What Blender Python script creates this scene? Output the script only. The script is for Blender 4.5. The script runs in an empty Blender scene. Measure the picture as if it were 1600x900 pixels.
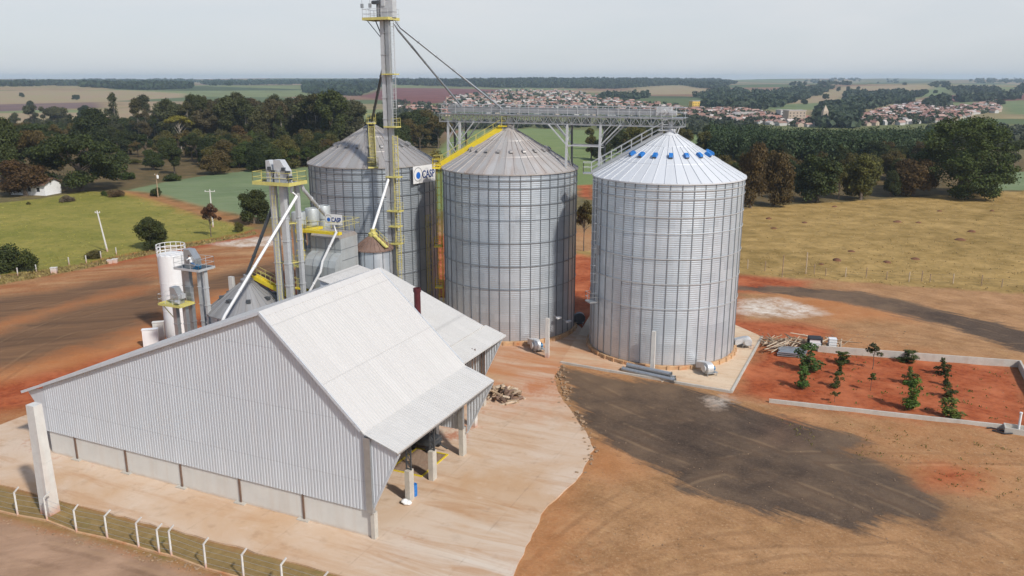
import bpy, math, random
import numpy as np
from mathutils import Vector, Matrix, noise as mnoise
R = math.radians
rnd = random.Random(7)
rng = np.random.default_rng(11)
scene = bpy.context.scene
COL = scene.collection

# ------------------------------------------------------------------ camera geometry (photo 1600 x 900)
FPX = 1280.0
PITCH = math.atan(328 / 1280.0)
HAZE, SUN_E, SKY_E, EXPO = 1.1e-4, 3.45, .13, 0.12
CAMH = 31.0

def ray(px, py):
    u = (px - 800) / FPX; v = -(py - 450) / FPX
    return Vector((u, math.cos(PITCH) + v * math.sin(PITCH), -math.sin(PITCH) + v * math.cos(PITCH)))

# ------------------------------------------------------------------ terrain
TR = [0, 330, 500, 800, 1200, 2000, 3000, 4500, 6000, 9200]
TZ = [0, 0, -4, -16, -13, -4, 5, 10, 17, 20]

def terrain(x, y):
    x = np.asarray(x, float); y = np.asarray(y, float)
    r = np.hypot(x, y)
    k = np.clip((r - 600) / 2500, 0, 1)
    z = np.interp(r, TR, TZ)
    z = z + k * (9.0 * np.sin(x / 610 + 1.3) * np.cos(y / 740 + .4) + 4.0 * np.sin(x / 260 - y / 330))
    far = np.clip((r - 4800) / 1500, 0, 1)
    z = z + far * (3.5 * np.sin(x / 900 + 2.0) + 2 * np.sin(x / 370))
    return z

def ter1(x, y):
    """terrain() for one point"""
    r = math.hypot(x, y); z = TZ[-1]
    for i in range(1, len(TR)):
        if r <= TR[i]:
            z = TZ[i - 1] + (TZ[i] - TZ[i - 1]) * (r - TR[i - 1]) / (TR[i] - TR[i - 1]); break
    k = min(max((r - 600) / 2500, 0), 1); f = min(max((r - 4800) / 1500, 0), 1)
    z += k * (9.0 * math.sin(x / 610 + 1.3) * math.cos(y / 740 + .4) + 4.0 * math.sin(x / 260 - y / 330))
    return z + f * (3.5 * math.sin(x / 900 + 2.0) + 2 * math.sin(x / 370))

def gnd(px, py, z=None):
    """the point of the ground that the photo shows at this pixel"""
    d = ray(px, py)
    if z is not None:
        t = (z - CAMH) / d.z
        return Vector((d.x * t, d.y * t, z))
    t = CAMH / max(-d.z, 1e-9)
    if d.y * t < 320:
        return Vector((d.x * t, d.y * t, 0.0))
    lo = 200.0 / d.length
    step = 1.02
    t = lo
    while t < 9000:
        if CAMH + d.z * t <= ter1(d.x * t, d.y * t):
            a, b = t / step, t
            for _ in range(12):
                m = (a + b) / 2
                if CAMH + d.z * m <= float(terrain(d.x * m, d.y * m)): b = m
                else: a = m
            t = b
            break
        t *= step
    return Vector((d.x * t, d.y * t, ter1(d.x * t, d.y * t)))

def at_y(px, py, Y):
    d = ray(px, py); t = Y / d.y
    return Vector((d.x * t, Y, CAMH + d.z * t))

def height_of(px_top, py_top, base):
    d = ray(px_top, py_top); t = math.hypot(base.x, base.y) / math.hypot(d.x, d.y)
    return CAMH + d.z * t - base.z

# ------------------------------------------------------------------ node helper and materials
class NT:
    def __init__(s, tree): s.t = tree; s.n = tree.nodes; s.l = tree.links
    def new(s, typ, **kw):
        n = s.n.new(typ)
        for k, v in kw.items():
            if k == 'inp':
                for i, val in v.items():
                    s.put(n.inputs[i], val)
            else: setattr(n, k, v)
        return n
    def put(s, sock, val):
        if isinstance(val, bpy.types.NodeSocket): s.l.new(val, sock)
        elif isinstance(val, (tuple, list)) and len(val) == 3 and sock.type == 'RGBA': sock.default_value = (*val, 1)
        else: sock.default_value = val
    def math(s, op, a, b=0.0, c=0.0, clamp=False):
        n = s.new('ShaderNodeMath', operation=op, use_clamp=clamp)
        for i, v in enumerate((a, b, c)): s.put(n.inputs[i], v)
        return n.outputs[0]
    def mix(s, f, a, b, blend='MIX'):
        n = s.new('ShaderNodeMix', data_type='RGBA', blend_type=blend)
        s.put(n.inputs[0], f); s.put(n.inputs[6], a); s.put(n.inputs[7], b)
        return n.outputs[2]
    def noise(s, vec, scale, detail=4, rough=.55, dist=0.0):
        n = s.new('ShaderNodeTexNoise', inp={'Vector': vec, 'Scale': scale, 'Detail': detail, 'Roughness': rough, 'Distortion': dist})
        return n.outputs['Fac']
    def ramp(s, f, a, b):
        n = s.new('ShaderNodeMapRange', inp={0: f, 1: a, 2: b}); n.clamp = True
        return n.outputs[0]
    def mapping(s, vec, scale=(1, 1, 1), rot=(0, 0, 0)):
        n = s.new('ShaderNodeMapping', inp={'Vector': vec, 'Scale': scale, 'Rotation': rot})
        return n.outputs[0]

def newmat(name):
    m = bpy.data.materials.new(name); m.use_nodes = True
    t = NT(m.node_tree); bs = m.node_tree.nodes['Principled BSDF']
    return m, t, bs

MATS = {}
def mat(name, col, rough=.6, metal=0.0, var=.12, scale=1.5, dirt=None, dirt_amt=.0, dirt_h=None, streak=False, bump=0.0, spec=.5, sheet=None):
    """painted / metal / concrete surface: noise varied colour, optional stains (dirt colour), streaks running down, bump"""
    m, t, bs = newmat(name)
    co = t.new('ShaderNodeTexCoord').outputs['Object']
    n1 = t.noise(co, scale, 6, .6)
    n2 = t.noise(co, scale * 7, 4, .6)
    c = t.mix(t.ramp(n1, .3, .7), tuple(x * (1 - var) for x in col), tuple(min(1, x * (1 + var)) for x in col))
    c = t.mix(t.math('MULTIPLY', t.ramp(n2, .45, .75), var * 1.2, clamp=True), c, tuple(x * .7 for x in col))
    if sheet:       # separate metal sheets: slight differences from sheet to sheet, seams between them
        ax, wd_, ln_ = sheet
        u = t.math('MULTIPLY', t.new('ShaderNodeVectorMath', operation='DOT_PRODUCT', inp={0: co, 1: ax}).outputs['Value'], 1 / wd_)
        zz = t.math('MULTIPLY', t.new('ShaderNodeSeparateXYZ', inp={0: co}).outputs[2], 1 / ln_)
        wn = t.new('ShaderNodeTexWhiteNoise', noise_dimensions='2D', inp={'Vector': t.new('ShaderNodeCombineXYZ', inp={0: t.math('FLOOR', u), 1: t.math('FLOOR', zz)}).outputs[0]}).outputs[0]
        c = t.mix(t.math('MULTIPLY', wn, .7), c, tuple(x * .94 for x in col))
        for q, w_ in ((u, .025), (zz, .012)):
            f = t.math('ABSOLUTE', t.math('SUBTRACT', t.math('FRACT', q), .5))
            c = t.mix(t.math('MULTIPLY', t.ramp(f, .5 - w_, .5), .35), c, tuple(x * .5 for x in col))
    if dirt:
        v = t.mapping(co, (1.6, 1.6, .12)) if streak else co
        n3 = t.noise(v, .9, 6, .65)
        f = t.math('MULTIPLY', t.ramp(n3, .48, .72), dirt_amt, clamp=True)
        if dirt_h:      # splash zone near the object's own base
            z = t.new('ShaderNodeSeparateXYZ', inp={0: co}).outputs[2]
            g = t.ramp(t.math('ADD', z, t.math('MULTIPLY', t.noise(co, 2.2, 5), dirt_h)), dirt_h * 1.5, dirt_h * .45)
            f = t.math('MAXIMUM', f, t.math('MULTIPLY', g, .85))
        c = t.mix(f, c, dirt)
    t.put(bs.inputs['Base Color'], c)
    bs.inputs['Metallic'].default_value = metal
    t.put(bs.inputs['Roughness'], t.math('ADD', rough - .06, t.math('MULTIPLY', n2, .14), clamp=True))
    bs.inputs['Specular IOR Level'].default_value = spec
    if bump:
        b = t.new('ShaderNodeBump', inp={'Strength': bump, 'Distance': .02, 'Height': n2})
        t.put(bs.inputs['Normal'], b.outputs[0])
    MATS[name] = m
    return m

# ------------------------------------------------------------------ mesh builder
class MB:
    def __init__(s): s.v = []; s.f = []; s.m = []; s.k = 0
    def add(s, vs, fs, k=None):
        o = len(s.v); s.v += [tuple(p) for p in vs]
        s.f += [tuple(i + o for i in f) for f in fs]; s.m += [s.k if k is None else k] * len(fs)
    def box(s, c, size, rz=0.0, k=None):
        sx, sy, sz = (d / 2 for d in size); ca, sa = math.cos(rz), math.sin(rz)
        vs = []
        for dz in (-sz, sz):
            for dx, dy in ((-sx, -sy), (sx, -sy), (sx, sy), (-sx, sy)):
                vs.append((c[0] + dx * ca - dy * sa, c[1] + dx * sa + dy * ca, c[2] + dz))
        s.add(vs, [(3, 2, 1, 0), (4, 5, 6, 7), (0, 1, 5, 4), (1, 2, 6, 5), (2, 3, 7, 6), (3, 0, 4, 7)], k)
    def beam(s, p, q, w, h=None, k=None, up=(0, 0, 1)):
        h = h or w; p = Vector(p); q = Vector(q); d = (q - p).normalized(); up = Vector(up)
        if abs(d.dot(up)) > .97: up = Vector((.412, .911, 0))
        a = d.cross(up).normalized() * (w / 2); b = a.cross(d).normalized() * (h / 2)
        vs = [p - a - b, p + a - b, p + a + b, p - a + b, q - a - b, q + a - b, q + a + b, q - a + b]
        s.add(vs, [(3, 2, 1, 0), (4, 5, 6, 7), (0, 1, 5, 4), (1, 2, 6, 5), (2, 3, 7, 6), (3, 0, 4, 7)], k)
    def tube(s, pts, r, n=8, k=None, cap=True):
        pts = [Vector(p) for p in pts]; rs = r if isinstance(r, (list, tuple)) else [r] * len(pts)
        vs = []
        d0 = (pts[1] - pts[0]).normalized()
        ref = Vector((0, 0, 1)) if abs(d0.z) < .9 else Vector((1, 0, 0))
        for i, p in enumerate(pts):
            d = ((pts[min(i + 1, len(pts) - 1)] - pts[max(i - 1, 0)])).normalized()
            a = d.cross(ref).normalized(); b = d.cross(a).normalized()
            for j in range(n):
                w = 2 * math.pi * j / n
                vs.append(p + a * (math.cos(w) * rs[i]) + b * (math.sin(w) * rs[i]))
        fs = []
        for i in range(len(pts) - 1):
            for j in range(n):
                fs.append((i * n + j, i * n + (j + 1) % n, (i + 1) * n + (j + 1) % n, (i + 1) * n + j))
        if cap:
            fs.append(tuple(range(n - 1, -1, -1))); fs.append(tuple((len(pts) - 1) * n + j for j in range(n)))
        s.add(vs, fs, k)
    def lathe(s, prof, n, c=(0, 0, 0), k=None, a0=0.0, a1=2 * math.pi):
        full = abs(a1 - a0 - 2 * math.pi) < 1e-6; m = n if full else n + 1
        vs = []
        for r, z in prof:
            for j in range(m):
                w = a0 + (a1 - a0) * j / n
                vs.append((c[0] + r * math.cos(w), c[1] + r * math.sin(w), c[2] + z))
        fs = []
        for i in range(len(prof) - 1):
            for j in range(n):
                j2 = (j + 1) % m
                fs.append((i * m + j, i * m + j2, (i + 1) * m + j2, (i + 1) * m + j))
        s.add(vs, fs, k)
    def prism(s, poly, off, k=None):
        """a closed slab: polygon POLY (3-D points) and its copy moved by OFF"""
        poly = [Vector(p) for p in poly]; off = Vector(off); n = len(poly)
        vs = poly + [p + off for p in poly]
        nrm = sum(((poly[i] - poly[0]).cross(poly[(i + 1) % n] - poly[0]) for i in range(1, n)), Vector())
        fl = nrm.dot(off) > 0
        a, b = tuple(range(n)), tuple(range(n, 2 * n))
        fs = [a[::-1] if fl else a, b if fl else b[::-1]]
        for i in range(n):
            q = (i, (i + 1) % n, n + (i + 1) % n, n + i)
            fs.append(q if fl else q[::-1])
        s.add(vs, fs, k)
    def corr(s, P0, U, V, length, lo, hi, N, pitch=.25, amp=.03, k=None, thick=0.0):
        """ribbed sheet: ribs follow V, lie side by side along U; lo/hi give each rib's two ends"""
        P0, U, V, N = Vector(P0), Vector(U), Vector(V), Vector(N)
        xs = []; i = 0
        fr = ((0, 0), (.30, 0), (.42, 1), (.88, 1))
        while i * pitch < length:
            for f, h in fr:
                x = (i + f) * pitch
                if x < length: xs.append((x, h))
            i += 1
        xs.append((length, 0))
        vs = []; fs = []
        for x, h in xs:
            o = N * (h * amp)
            a, b = (lo(x) if callable(lo) else lo), (hi(x) if callable(hi) else hi)
            vs.append(P0 + U * x + V * a + o); vs.append(P0 + U * x + V * b + o)
        fl = U.cross(V).dot(N) > 0
        for j in range(len(xs) - 1):
            q = (2 * j, 2 * j + 2, 2 * j + 3, 2 * j + 1)
            fs.append(q if fl else q[::-1])
        s.add(vs, fs, k)
        if thick:
            n = len(xs); o2 = -N * thick
            w = [Vector(p) + o2 for p in (vs[0], vs[2 * n - 2], vs[2 * n - 1], vs[1])]
            s.add(w, [(0, 1, 2, 3)] if not fl else [(3, 2, 1, 0)], k)
    def mesh(s, name, mats, origin=(0, 0, 0), smooth=None):
        me = bpy.data.meshes.new(name)
        o = Vector(origin)
        me.from_pydata([(x - o.x, y - o.y, z - o.z) for x, y, z in s.v], [], s.f)
        for m in mats if isinstance(mats, (list, tuple)) else [mats]: me.materials.append(m)
        me.polygons.foreach_set('material_index', s.m)
        if smooth:
            me.polygons.foreach_set('use_smooth', [True] * len(s.f)); me.set_sharp_from_angle(angle=R(smooth))
        me.update()
        return me
    def obj(s, name, mats, parent=None, origin=None, smooth=None):
        """links the mesh as ONE object; world coordinates in, relative to its parent or its origin out"""
        if parent is not None:
            w = wloc(parent) if origin is None else Vector(origin)
            ob = bpy.data.objects.new(name, s.mesh(name, mats, w, smooth)); ob.parent = parent
            ob.location = w - wloc(parent)
        else:
            w = Vector(origin or (0, 0, 0))
            ob = bpy.data.objects.new(name, s.mesh(name, mats, w, smooth)); ob.location = w
        COL.objects.link(ob)
        return ob

def wloc(o):
    v = Vector(o.location)
    while o.parent: o = o.parent; v = v + Vector(o.location)
    return v

def tag(o, label=None, cat=None, group=None, kind=None):
    if label: o['label'] = label
    if cat: o['category'] = cat
    if group: o['group'] = group
    if kind: o['kind'] = kind
    return o

def thing(name, label, cat, loc, group=None):
    o = bpy.data.objects.new(name, None); o.empty_display_size = .3; o.location = loc
    COL.objects.link(o)
    return tag(o, label, cat, group)

def copy_tree(o, parent=None):
    c = o.copy(); COL.objects.link(c)
    if parent is not None: c.parent = parent
    for ch in list(o.children): copy_tree(ch, c)
    return c

# ------------------------------------------------------------------ palette
M_conc = mat('concrete_light', (.50, .47, .41), .85, 0, .12, 1.2, (.40, .22, .12), .25, streak=True, bump=.2)
M_post = mat('concrete_post_paint', (.62, .61, .57), .8, 0, .08, 1.5, (.46, .17, .07), .25, .8, streak=True, bump=.2)
M_found = mat('concrete_ring', (.52, .33, .18), .85, 0, .2, .8, (.44, .15, .045), .9, bump=.2)
M_dado = mat('precast_panel', (.64, .63, .585), .85, 0, .05, .8, (.50, .36, .24), .2, .35, streak=True)
M_rust = mat('rusty_steel', (.19, .12, .085), .8, .2, .25, 3)
M_clad = mat('galvalume_cladding', (.63, .68, .725), .45, .2, .03, .6, (.60, .575, .55), .22, streak=True, sheet=((.911, -.412, 0), 1.08, 4.3))
M_roofw = mat('galvalume_roof', (.575, .56, .535), .55, .05, .015, .5, (.58, .56, .53), .12, sheet=((.412, .911, 0), 1.0, 3.65))
M_roofc = mat('galvalume_canopy', (.59, .575, .545), .55, .05, .03, .5, (.50, .48, .445), .25, sheet=((.412, .911, 0), 1.0, 9.0))
M_steel = mat('galvanised_steel', (.48, .50, .51), .45, .75, .1, 2.5)
M_steelL = mat('galvanised_bright', (.60, .61, .61), .5, .4, .08, 2)
M_steelD = mat('dark_steel', (.10, .11, .12), .5, .5, .15, 3)
M_stiff = mat('stiffener_steel', (.30, .325, .35), .5, .7, .12, 2)
M_yel = mat('yellow_paint', (.72, .55, .03), .5, 0, .08, 2, (.45, .33, .08), .25)
M_yelp = mat('pale_yellow_paint', (.60, .53, .16), .6, 0, .12, 2, (.40, .34, .15), .35)
M_white = mat('white_paint', (.80, .80, .79), .45, 0, .03, 1, (.55, .45, .36), .15, streak=True)
M_blue = mat('blue_plastic', (.02, .17, .50), .45, 0, .1, 3)
M_navy = mat('navy_lettering', (.02, .055, .22), .5, 0, .03, 3)
M_signblue = mat('sign_blue', (.015, .14, .55), .5, 0, .03, 3)
M_maroon = mat('maroon_paint', (.085, .011, .014), .5, .1, .15, 3)
M_black = mat('black_rubber', (.025, .025, .028), .6, 0, .2, 3)
M_brroof = mat('rusty_roof', (.235, .155, .12), .65, .3, .18, 1.2, (.15, .085, .055), .5, streak=True)
M_dryer = mat('dryer_panel', (.46, .49, .49), .5, .3, .10, .7, (.25, .17, .12), .35, streak=True)
M_dryroof = mat('dryer_hood', (.42, .39, .36), .55, .3, .12, 1, (.28, .17, .12), .4)
M_wood = mat('weathered_wood', (.34, .24, .15), .85, 0, .3, 3, (.15, .09, .05), .5)
M_woodp = mat('pale_timber', (.50, .40, .29), .85, 0, .25, 3, (.45, .18, .08), .35)
M_whouse = mat('white_render', (.80, .80, .80), .8, 0, .04, 1)
M_tile = mat('clay_tile', (.17, .10, .07), .8, 0, .25, 3)
M_glassd = mat('dark_opening', (.03, .035, .04), .3, 0, .1, 3)
M_tealblue = mat('motor_blue', (.04, .16, .30), .45, .2, .1, 3)

def silo_wall_mat(name='corrugated_silo_sheet', k=1.0):
    m, t, bs = newmat(name)
    co = t.new('ShaderNodeTexCoord').outputs['Object']
    x = t.new('ShaderNodeSeparateXYZ', inp={0: co})
    ang = t.math('ARCTAN2', x.outputs[1], x.outputs[0])
    uv = t.new('ShaderNodeCombineXYZ', inp={0: t.math('MULTIPLY', ang, 42 / (2 * math.pi)), 1: x.outputs[2]})
    br = t.new('ShaderNodeTexBrick', offset=.5, inp={'Vector': uv.outputs[0], 'Color1': (0, 0, 0), 'Color2': (1, 1, 1), 'Mortar': (.5, .5, .5), 'Scale': 1.0, 'Mortar Size': .0, 'Brick Width': 2.0, 'Row Height': .98})
    f = t.new('ShaderNodeSeparateColor', inp={0: br.outputs[0]}).outputs[0]
    n = t.noise(t.mapping(co, (1, 1, .25)), .6, 6, .65)
    n2 = t.noise(co, 5, 3, .6)
    c = t.mix(f, (.58, .645, .695), (.70, .765, .815))
    c = t.mix(t.math('MULTIPLY', t.ramp(n, .42, .75), .5), c, (.46, .505, .545))
    c = t.mix(t.math('MULTIPLY', t.ramp(n2, .5, .8), .25), c, (.68, .70, .71))
    n5 = t.noise(t.mapping(co, (2.2, 2.2, .10)), 1.0, 5, .65)
    c = t.mix(t.math('MULTIPLY', t.ramp(n5, .55, .75), .35), c, (.40, .40, .41))      # run-off streaks
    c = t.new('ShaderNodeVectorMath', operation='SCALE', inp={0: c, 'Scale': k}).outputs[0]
    z = x.outputs[2]      # red dust that has settled on the lowest sheets
    d = t.math('MULTIPLY', t.ramp(t.math('ADD', z, t.math('MULTIPLY', n, 5)), 6.5, 2.0), .35)
    c = t.mix(d, c, (.50, .36, .30))
    t.put(bs.inputs['Base Color'], c); bs.inputs['Metallic'].default_value = .55
    t.put(bs.inputs['Roughness'], t.math('ADD', .30, t.math('MULTIPLY', n, .2)))
    return m
M_silo = silo_wall_mat()
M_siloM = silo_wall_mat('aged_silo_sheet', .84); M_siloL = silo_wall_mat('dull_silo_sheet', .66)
M_stiffD = mat('dark_stiffener', (.20, .22, .24), .5, .7, .12, 2)

def silo_roof_mat(name, c0, c1, stain, amt, metal, rough):
    m, t, bs = newmat(name)
    co = t.new('ShaderNodeTexCoord').outputs['Object']
    x = t.new('ShaderNodeSeparateXYZ', inp={0: co})
    ang = t.math('MULTIPLY', t.math('ARCTAN2', x.outputs[1], x.outputs[0]), 42 / (2 * math.pi))
    wn = t.new('ShaderNodeTexWhiteNoise', noise_dimensions='1D', inp={'W': t.math('FLOOR', ang)})
    rr = t.math('SQRT', t.math('ADD', t.math('MULTIPLY', x.outputs[0], x.outputs[0]), t.math('MULTIPLY', x.outputs[1], x.outputs[1])))
    v = t.new('ShaderNodeCombineXYZ', inp={0: t.math('MULTIPLY', ang, .9), 1: t.math('MULTIPLY', rr, .12)})
    n = t.noise(v.outputs[0], 1.6, 6, .65); n2 = t.noise(co, .5, 5, .6)
    c = t.mix(wn.outputs[0], c0, c1)
    c = t.mix(t.math('MULTIPLY', t.ramp(t.math('ADD', n, t.math('MULTIPLY', n2, .4)), .6, .95), amt), c, stain)
    t.put(bs.inputs['Base Color'], c); bs.inputs['Metallic'].default_value = metal
    t.put(bs.inputs['Roughness'], t.math('ADD', rough, t.math('MULTIPLY', n, .15)))
    return m
M_sroof_old = silo_roof_mat('weathered_silo_roof', (.36, .35, .335), (.45, .435, .42), (.27, .21, .175), .6, .35, .45)
M_sroof_mid = silo_roof_mat('stained_silo_roof', (.44, .425, .405), (.56, .54, .515), (.36, .26, .20), .65, .35, .45)
M_sroof_new = silo_roof_mat('new_silo_roof', (.60, .62, .64), (.66, .68, .70), (.68, .68, .68), .3, .15, .5)
M_hroof = silo_roof_mat('grey_bin_roof', (.26, .262, .265), (.36, .362, .365), (.24, .20, .17), .5, .3, .5)
# ------------------------------------------------------------------ shared small builders
def rail_path(mb, pts, h=1.05, step=1.3, r=.025, rails=(.52, 1.0), k=None, toe=None):
    """posts and rails along a path of points (the feet of the posts)"""
    pts = [Vector(p) for p in pts]
    for a, b in zip(pts, pts[1:]):
        n = max(1, round((b - a).length / step))
        for i in range(n + 1):
            p = a.lerp(b, i / n)
            mb.tube([p, p + Vector((0, 0, h))], r, 5, k)
        for f in rails:
            mb.tube([a + Vector((0, 0, h * f)), b + Vector((0, 0, h * f))], r, 5, k)
        if toe: mb.beam(a + Vector((0, 0, toe / 2)), b + Vector((0, 0, toe / 2)), .02, toe, k)

def ladder_mb(p, q, out, w=.45, cage=True, r=.025, k=None):
    """a ladder from P to Q with its rungs and hoops on the side OUT"""
    mb = MB(); p, q, out = Vector(p), Vector(q), Vector(out).normalized()
    ax = (q - p).normalized(); sd = ax.cross(out).normalized() * (w / 2); L = (q - p).length
    for s in (-1, 1): mb.tube([p + sd * s, q + sd * s], r, 5, k)
    n = int(L / .32)
    for i in range(1, n): mb.tube([p + ax * (i * .32) - sd, p + ax * (i * .32) + sd], r * .7, 4, k, cap=False)
    if cage and L > 3:
        rad = .36; cen = out * rad
        m = max(2, int((L - 2.2) / .9))
        def hp(z, a): return p + ax * z + cen + (sd.normalized() * math.cos(a) + out * math.sin(a)) * rad
        zs = [2.2 + (L - 2.2) * i / m for i in range(m + 1)]
        angs = [R(-40) + R(260) * j / 8 for j in range(9)]
        for z in zs: mb.tube([hp(z, a) for a in angs], r * .8, 4, k, cap=False)
        for j in (0, 2, 4, 6, 8): mb.tube([hp(2.2, angs[j]), hp(L, angs[j])], r * .7, 4, k, cap=False)
    return mb

def text_mesh(body, size, depth=.02, bold=True):
    cu = bpy.data.curves.new('lettering', 'FONT'); cu.body = body; cu.size = size; cu.extrude = depth / 2
    cu.align_x = 'LEFT'; cu.resolution_u = 4
    if bold: cu.offset = size * .018
    ob = bpy.data.objects.new('lettering', cu); COL.objects.link(ob)
    dg = bpy.context.evaluated_depsgraph_get()
    me = bpy.data.meshes.new_from_object(ob.evaluated_get(dg))
    bpy.data.objects.remove(ob)
    me.name = 'lettering'
    return me

UX = Vector((.911, -.412, 0)); VX = Vector((.412, .911, 0))   # the yard's own axes: along the silo row, and away from the camera
ROT = math.atan2(-.412, .911)

# ------------------------------------------------------------------ the three big silos
SILO_M = Vector((-.25, 101.4, 0)); SILO_R = Vector((17.7, 93.06, 0)); SILO_L = Vector((-18.3, 108.4, 0))
EAVE, PEAK, NST = 20.4, 25.1, 42
RINGS = (19.66, 18.75, 16.85, 15.13, 12.4, 9.65, 6.9)
silo_cache = {}

def silo(loc, rad, label, roofmat, ventmat, nvent, vent_f, vent_size, vphase):
    root = thing('grain_silo', label, 'silo', loc, 'tall corrugated grain silos')
    def child(name, me, rz=0.0):
        o = bpy.data.objects.new(name, me); COL.objects.link(o); o.parent = root; o.rotation_euler.z = rz; return o
    key = round(rad, 2)
    if key not in silo_cache:
        z0 = .55; prof = []; n = 85; p = (EAVE - z0) / n
        for i in range(n):
            for f, h in ((0, 0), (.22, .7), (.5, 1), (.78, .7)): prof.append((rad + .028 * h, z0 + (i + f) * p))
        prof.append((rad, EAVE))
        mb = MB(); mb.lathe(prof, 126); wall = mb.mesh('wall', M_silo, smooth=80)
        mb = MB()
        mb.prism([(rad + .02, -.055, .56), (rad + .085, -.04, .56), (rad + .085, .04, .56), (rad + .02, .055, .56)], (0, 0, EAVE - .6))
        stf = mb.mesh('stiffener', M_stiff)
        mb = MB(); q = [(rad + .09, -.035), (rad + .14, -.035), (rad + .14, .035), (rad + .09, .035), (rad + .09, -.035)]
        mb.lathe(q, 84); ring = mb.mesh('wind_ring', M_stiff, smooth=30)
        mb = MB(); mb.lathe([(rad + .32, 0), (rad + .32, .5), (rad + .26, .56), (rad - .3, .56)], 84)
        for j in range(42):     # anchor pads
            w = 2 * math.pi * j / 42
            mb.box(((rad + .36) * math.cos(w), (rad + .36) * math.sin(w), .3), (.16, .3, .58), w)
        fnd = mb.mesh('foundation', M_found, smooth=40)
        silo_cache[key] = (wall, stf, ring, fnd)
    wall, stf, ring, fnd = silo_cache[key]
    def over(o, m):
        o.material_slots[0].link = 'OBJECT'; o.material_slots[0].material = m; return o
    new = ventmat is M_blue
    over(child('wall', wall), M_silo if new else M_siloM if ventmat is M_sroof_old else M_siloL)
    child('foundation', fnd)
    for j in range(NST): over(child('stiffener', stf, 2 * math.pi * (j + .5) / NST), M_stiff if new else M_stiffD)
    for z in RINGS:
        o = child('wind_ring', ring); o.location.z = z
        over(o, M_steelL if new else M_stiff)
    # roof: cone of ribbed panels in three tiers
    mb = MB(); r0, r1 = rad + .22, .85
    def zr(r): return EAVE + .02 + (PEAK - .3 - EAVE) * (r0 - r) / (r0 - r1)
    tiers = [(r0, .0), (r0 * .66, .0), (r0 * .66 - .02, .035), (r0 * .33, .035), (r0 * .33 - .02, .07), (r1, .07)]
    mb.lathe([(r0, EAVE - .12)] + [(r, zr(r) + d) for r, d in tiers], 84)
    for j in range(84):
        if j % 2: continue
        w = 2 * math.pi * j / 84; c, s = math.cos(w), math.sin(w)
        inner = r1 if j % 4 == 0 else r0 * .33
        for (ra, rb, d) in ((r0, r0 * .66, 0), (r0 * .66, r0 * .33, .035), (r0 * .33, r1, .07)):
            if rb < inner - .01: continue
            mb.beam((ra * c, ra * s, zr(ra) + d + .02), (rb * c, rb * s, zr(rb) + d + .02), .045, .09)
    child('roof', mb.mesh('roof', roofmat, smooth=20))
    mb = MB(); mb.lathe([(1.0, PEAK - .36), (1.0, PEAK - .22), (.55, PEAK + .05), (.55, PEAK + .4), (.30, PEAK + .45), (.0, PEAK + .45)], 24)
    child('roof_cap', mb.mesh('roof_cap', roofmat, smooth=30))
    # hooded vents
    rv = r0 * vent_f; slope = (zr(rv - 1) - zr(rv)); a = math.atan(slope); L, Wd, H = vent_size
    mb = MB()
    def P(x, y, z):     # x up the slope, z off it
        return (rv - x * math.cos(a) - z * -math.sin(a) * 0 + z * math.sin(a), y, zr(rv) + .03 + x * math.sin(a) + z * math.cos(a))
    sec = [(-.5 * L, .02), (-.62 * L, .65 * H), (-.4 * L, H), (.35 * L, H), (.5 * L, .55 * H), (.5 * L, .02)]
    mb.prism([P(x, -Wd / 2, z) for x, z in sec], (0, Wd, 0))
    mb.k = 1
    mb.prism([P(x, -Wd / 2 + .04, z) for x, z in ((-.56 * L, .1 * H), (-.66 * L, .12 * H), (-.66 * L, .5 * H), (-.60 * L, .6 * H))], (0, Wd - .08, 0))
    vm = mb.mesh('roof_vent', [ventmat, M_steelD])
    for j in range(nvent): child('roof_vent', vm, 2 * math.pi * (j + vphase) / nvent)
    root['zr'] = 0
    del root['zr']
    return root, zr, r0

def roof_stair(root, zr, r0, ang, m, side_h, rail_m, w=.75, r_in=.95):
    c = Vector((math.cos(ang), math.sin(ang), 0)); t = Vector((-math.sin(ang), math.cos(ang), 0)); o = Vector(root.location)
    a = o + c * (r0 + .1) + Vector((0, 0, zr(r0) + .22)); b = o + c * r_in + Vector((0, 0, zr(r_in) + .35))
    mb = MB()
    for s in (-1, 1):
        mb.beam(a + t * (w / 2 * s), b + t * (w / 2 * s), .05, side_h)
    n = int((b - a).length / .3)
    for i in range(1, n):
        p = a.lerp(b, i / n); mb.box(p, (.2, w, .04), ang)
    mb.box(a + c * .45 + Vector((0, 0, -.1)), (1.0, w + .5, .12), ang)          # landing at the eave
    mb.box(b - c * .1 + Vector((0, 0, .25)), (1.1, w + .5, .12), ang)           # landing at the peak
    st = mb.obj('roof_stair', m, root, smooth=None)
    mb = MB()
    for s in (-1, 1):
        p, q = a + t * (w / 2 * s), b + t * (w / 2 * s)
        n = 7
        for i in range(n + 1):
            x = p.lerp(q, i / n); mb.tube([x, x + Vector((0, 0, 1.1))], .028, 5)
        for h in (.55, 1.1): mb.tube([p + Vector((0, 0, h)), q + Vector((0, 0, h))], .028, 5)
    lo = a + c * .9; hi = b - c * .6 + Vector((0, 0, .3))
    rail_path(mb, [a + t * (w / 2 + .22), lo + t * (w / 2 + .22), lo - t * (w / 2 + .22), a - t * (w / 2 + .22)], 1.1)
    rail_path(mb, [b + t * (w / 2 + .22) + Vector((0, 0, .3)), hi + t * (w / 2 + .22), hi - t * (w / 2 + .22), b - t * (w / 2 + .22) + Vector((0, 0, .3))], 1.1, .6)
    mb.obj('handrail', rail_m, st)
    return st

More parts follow.
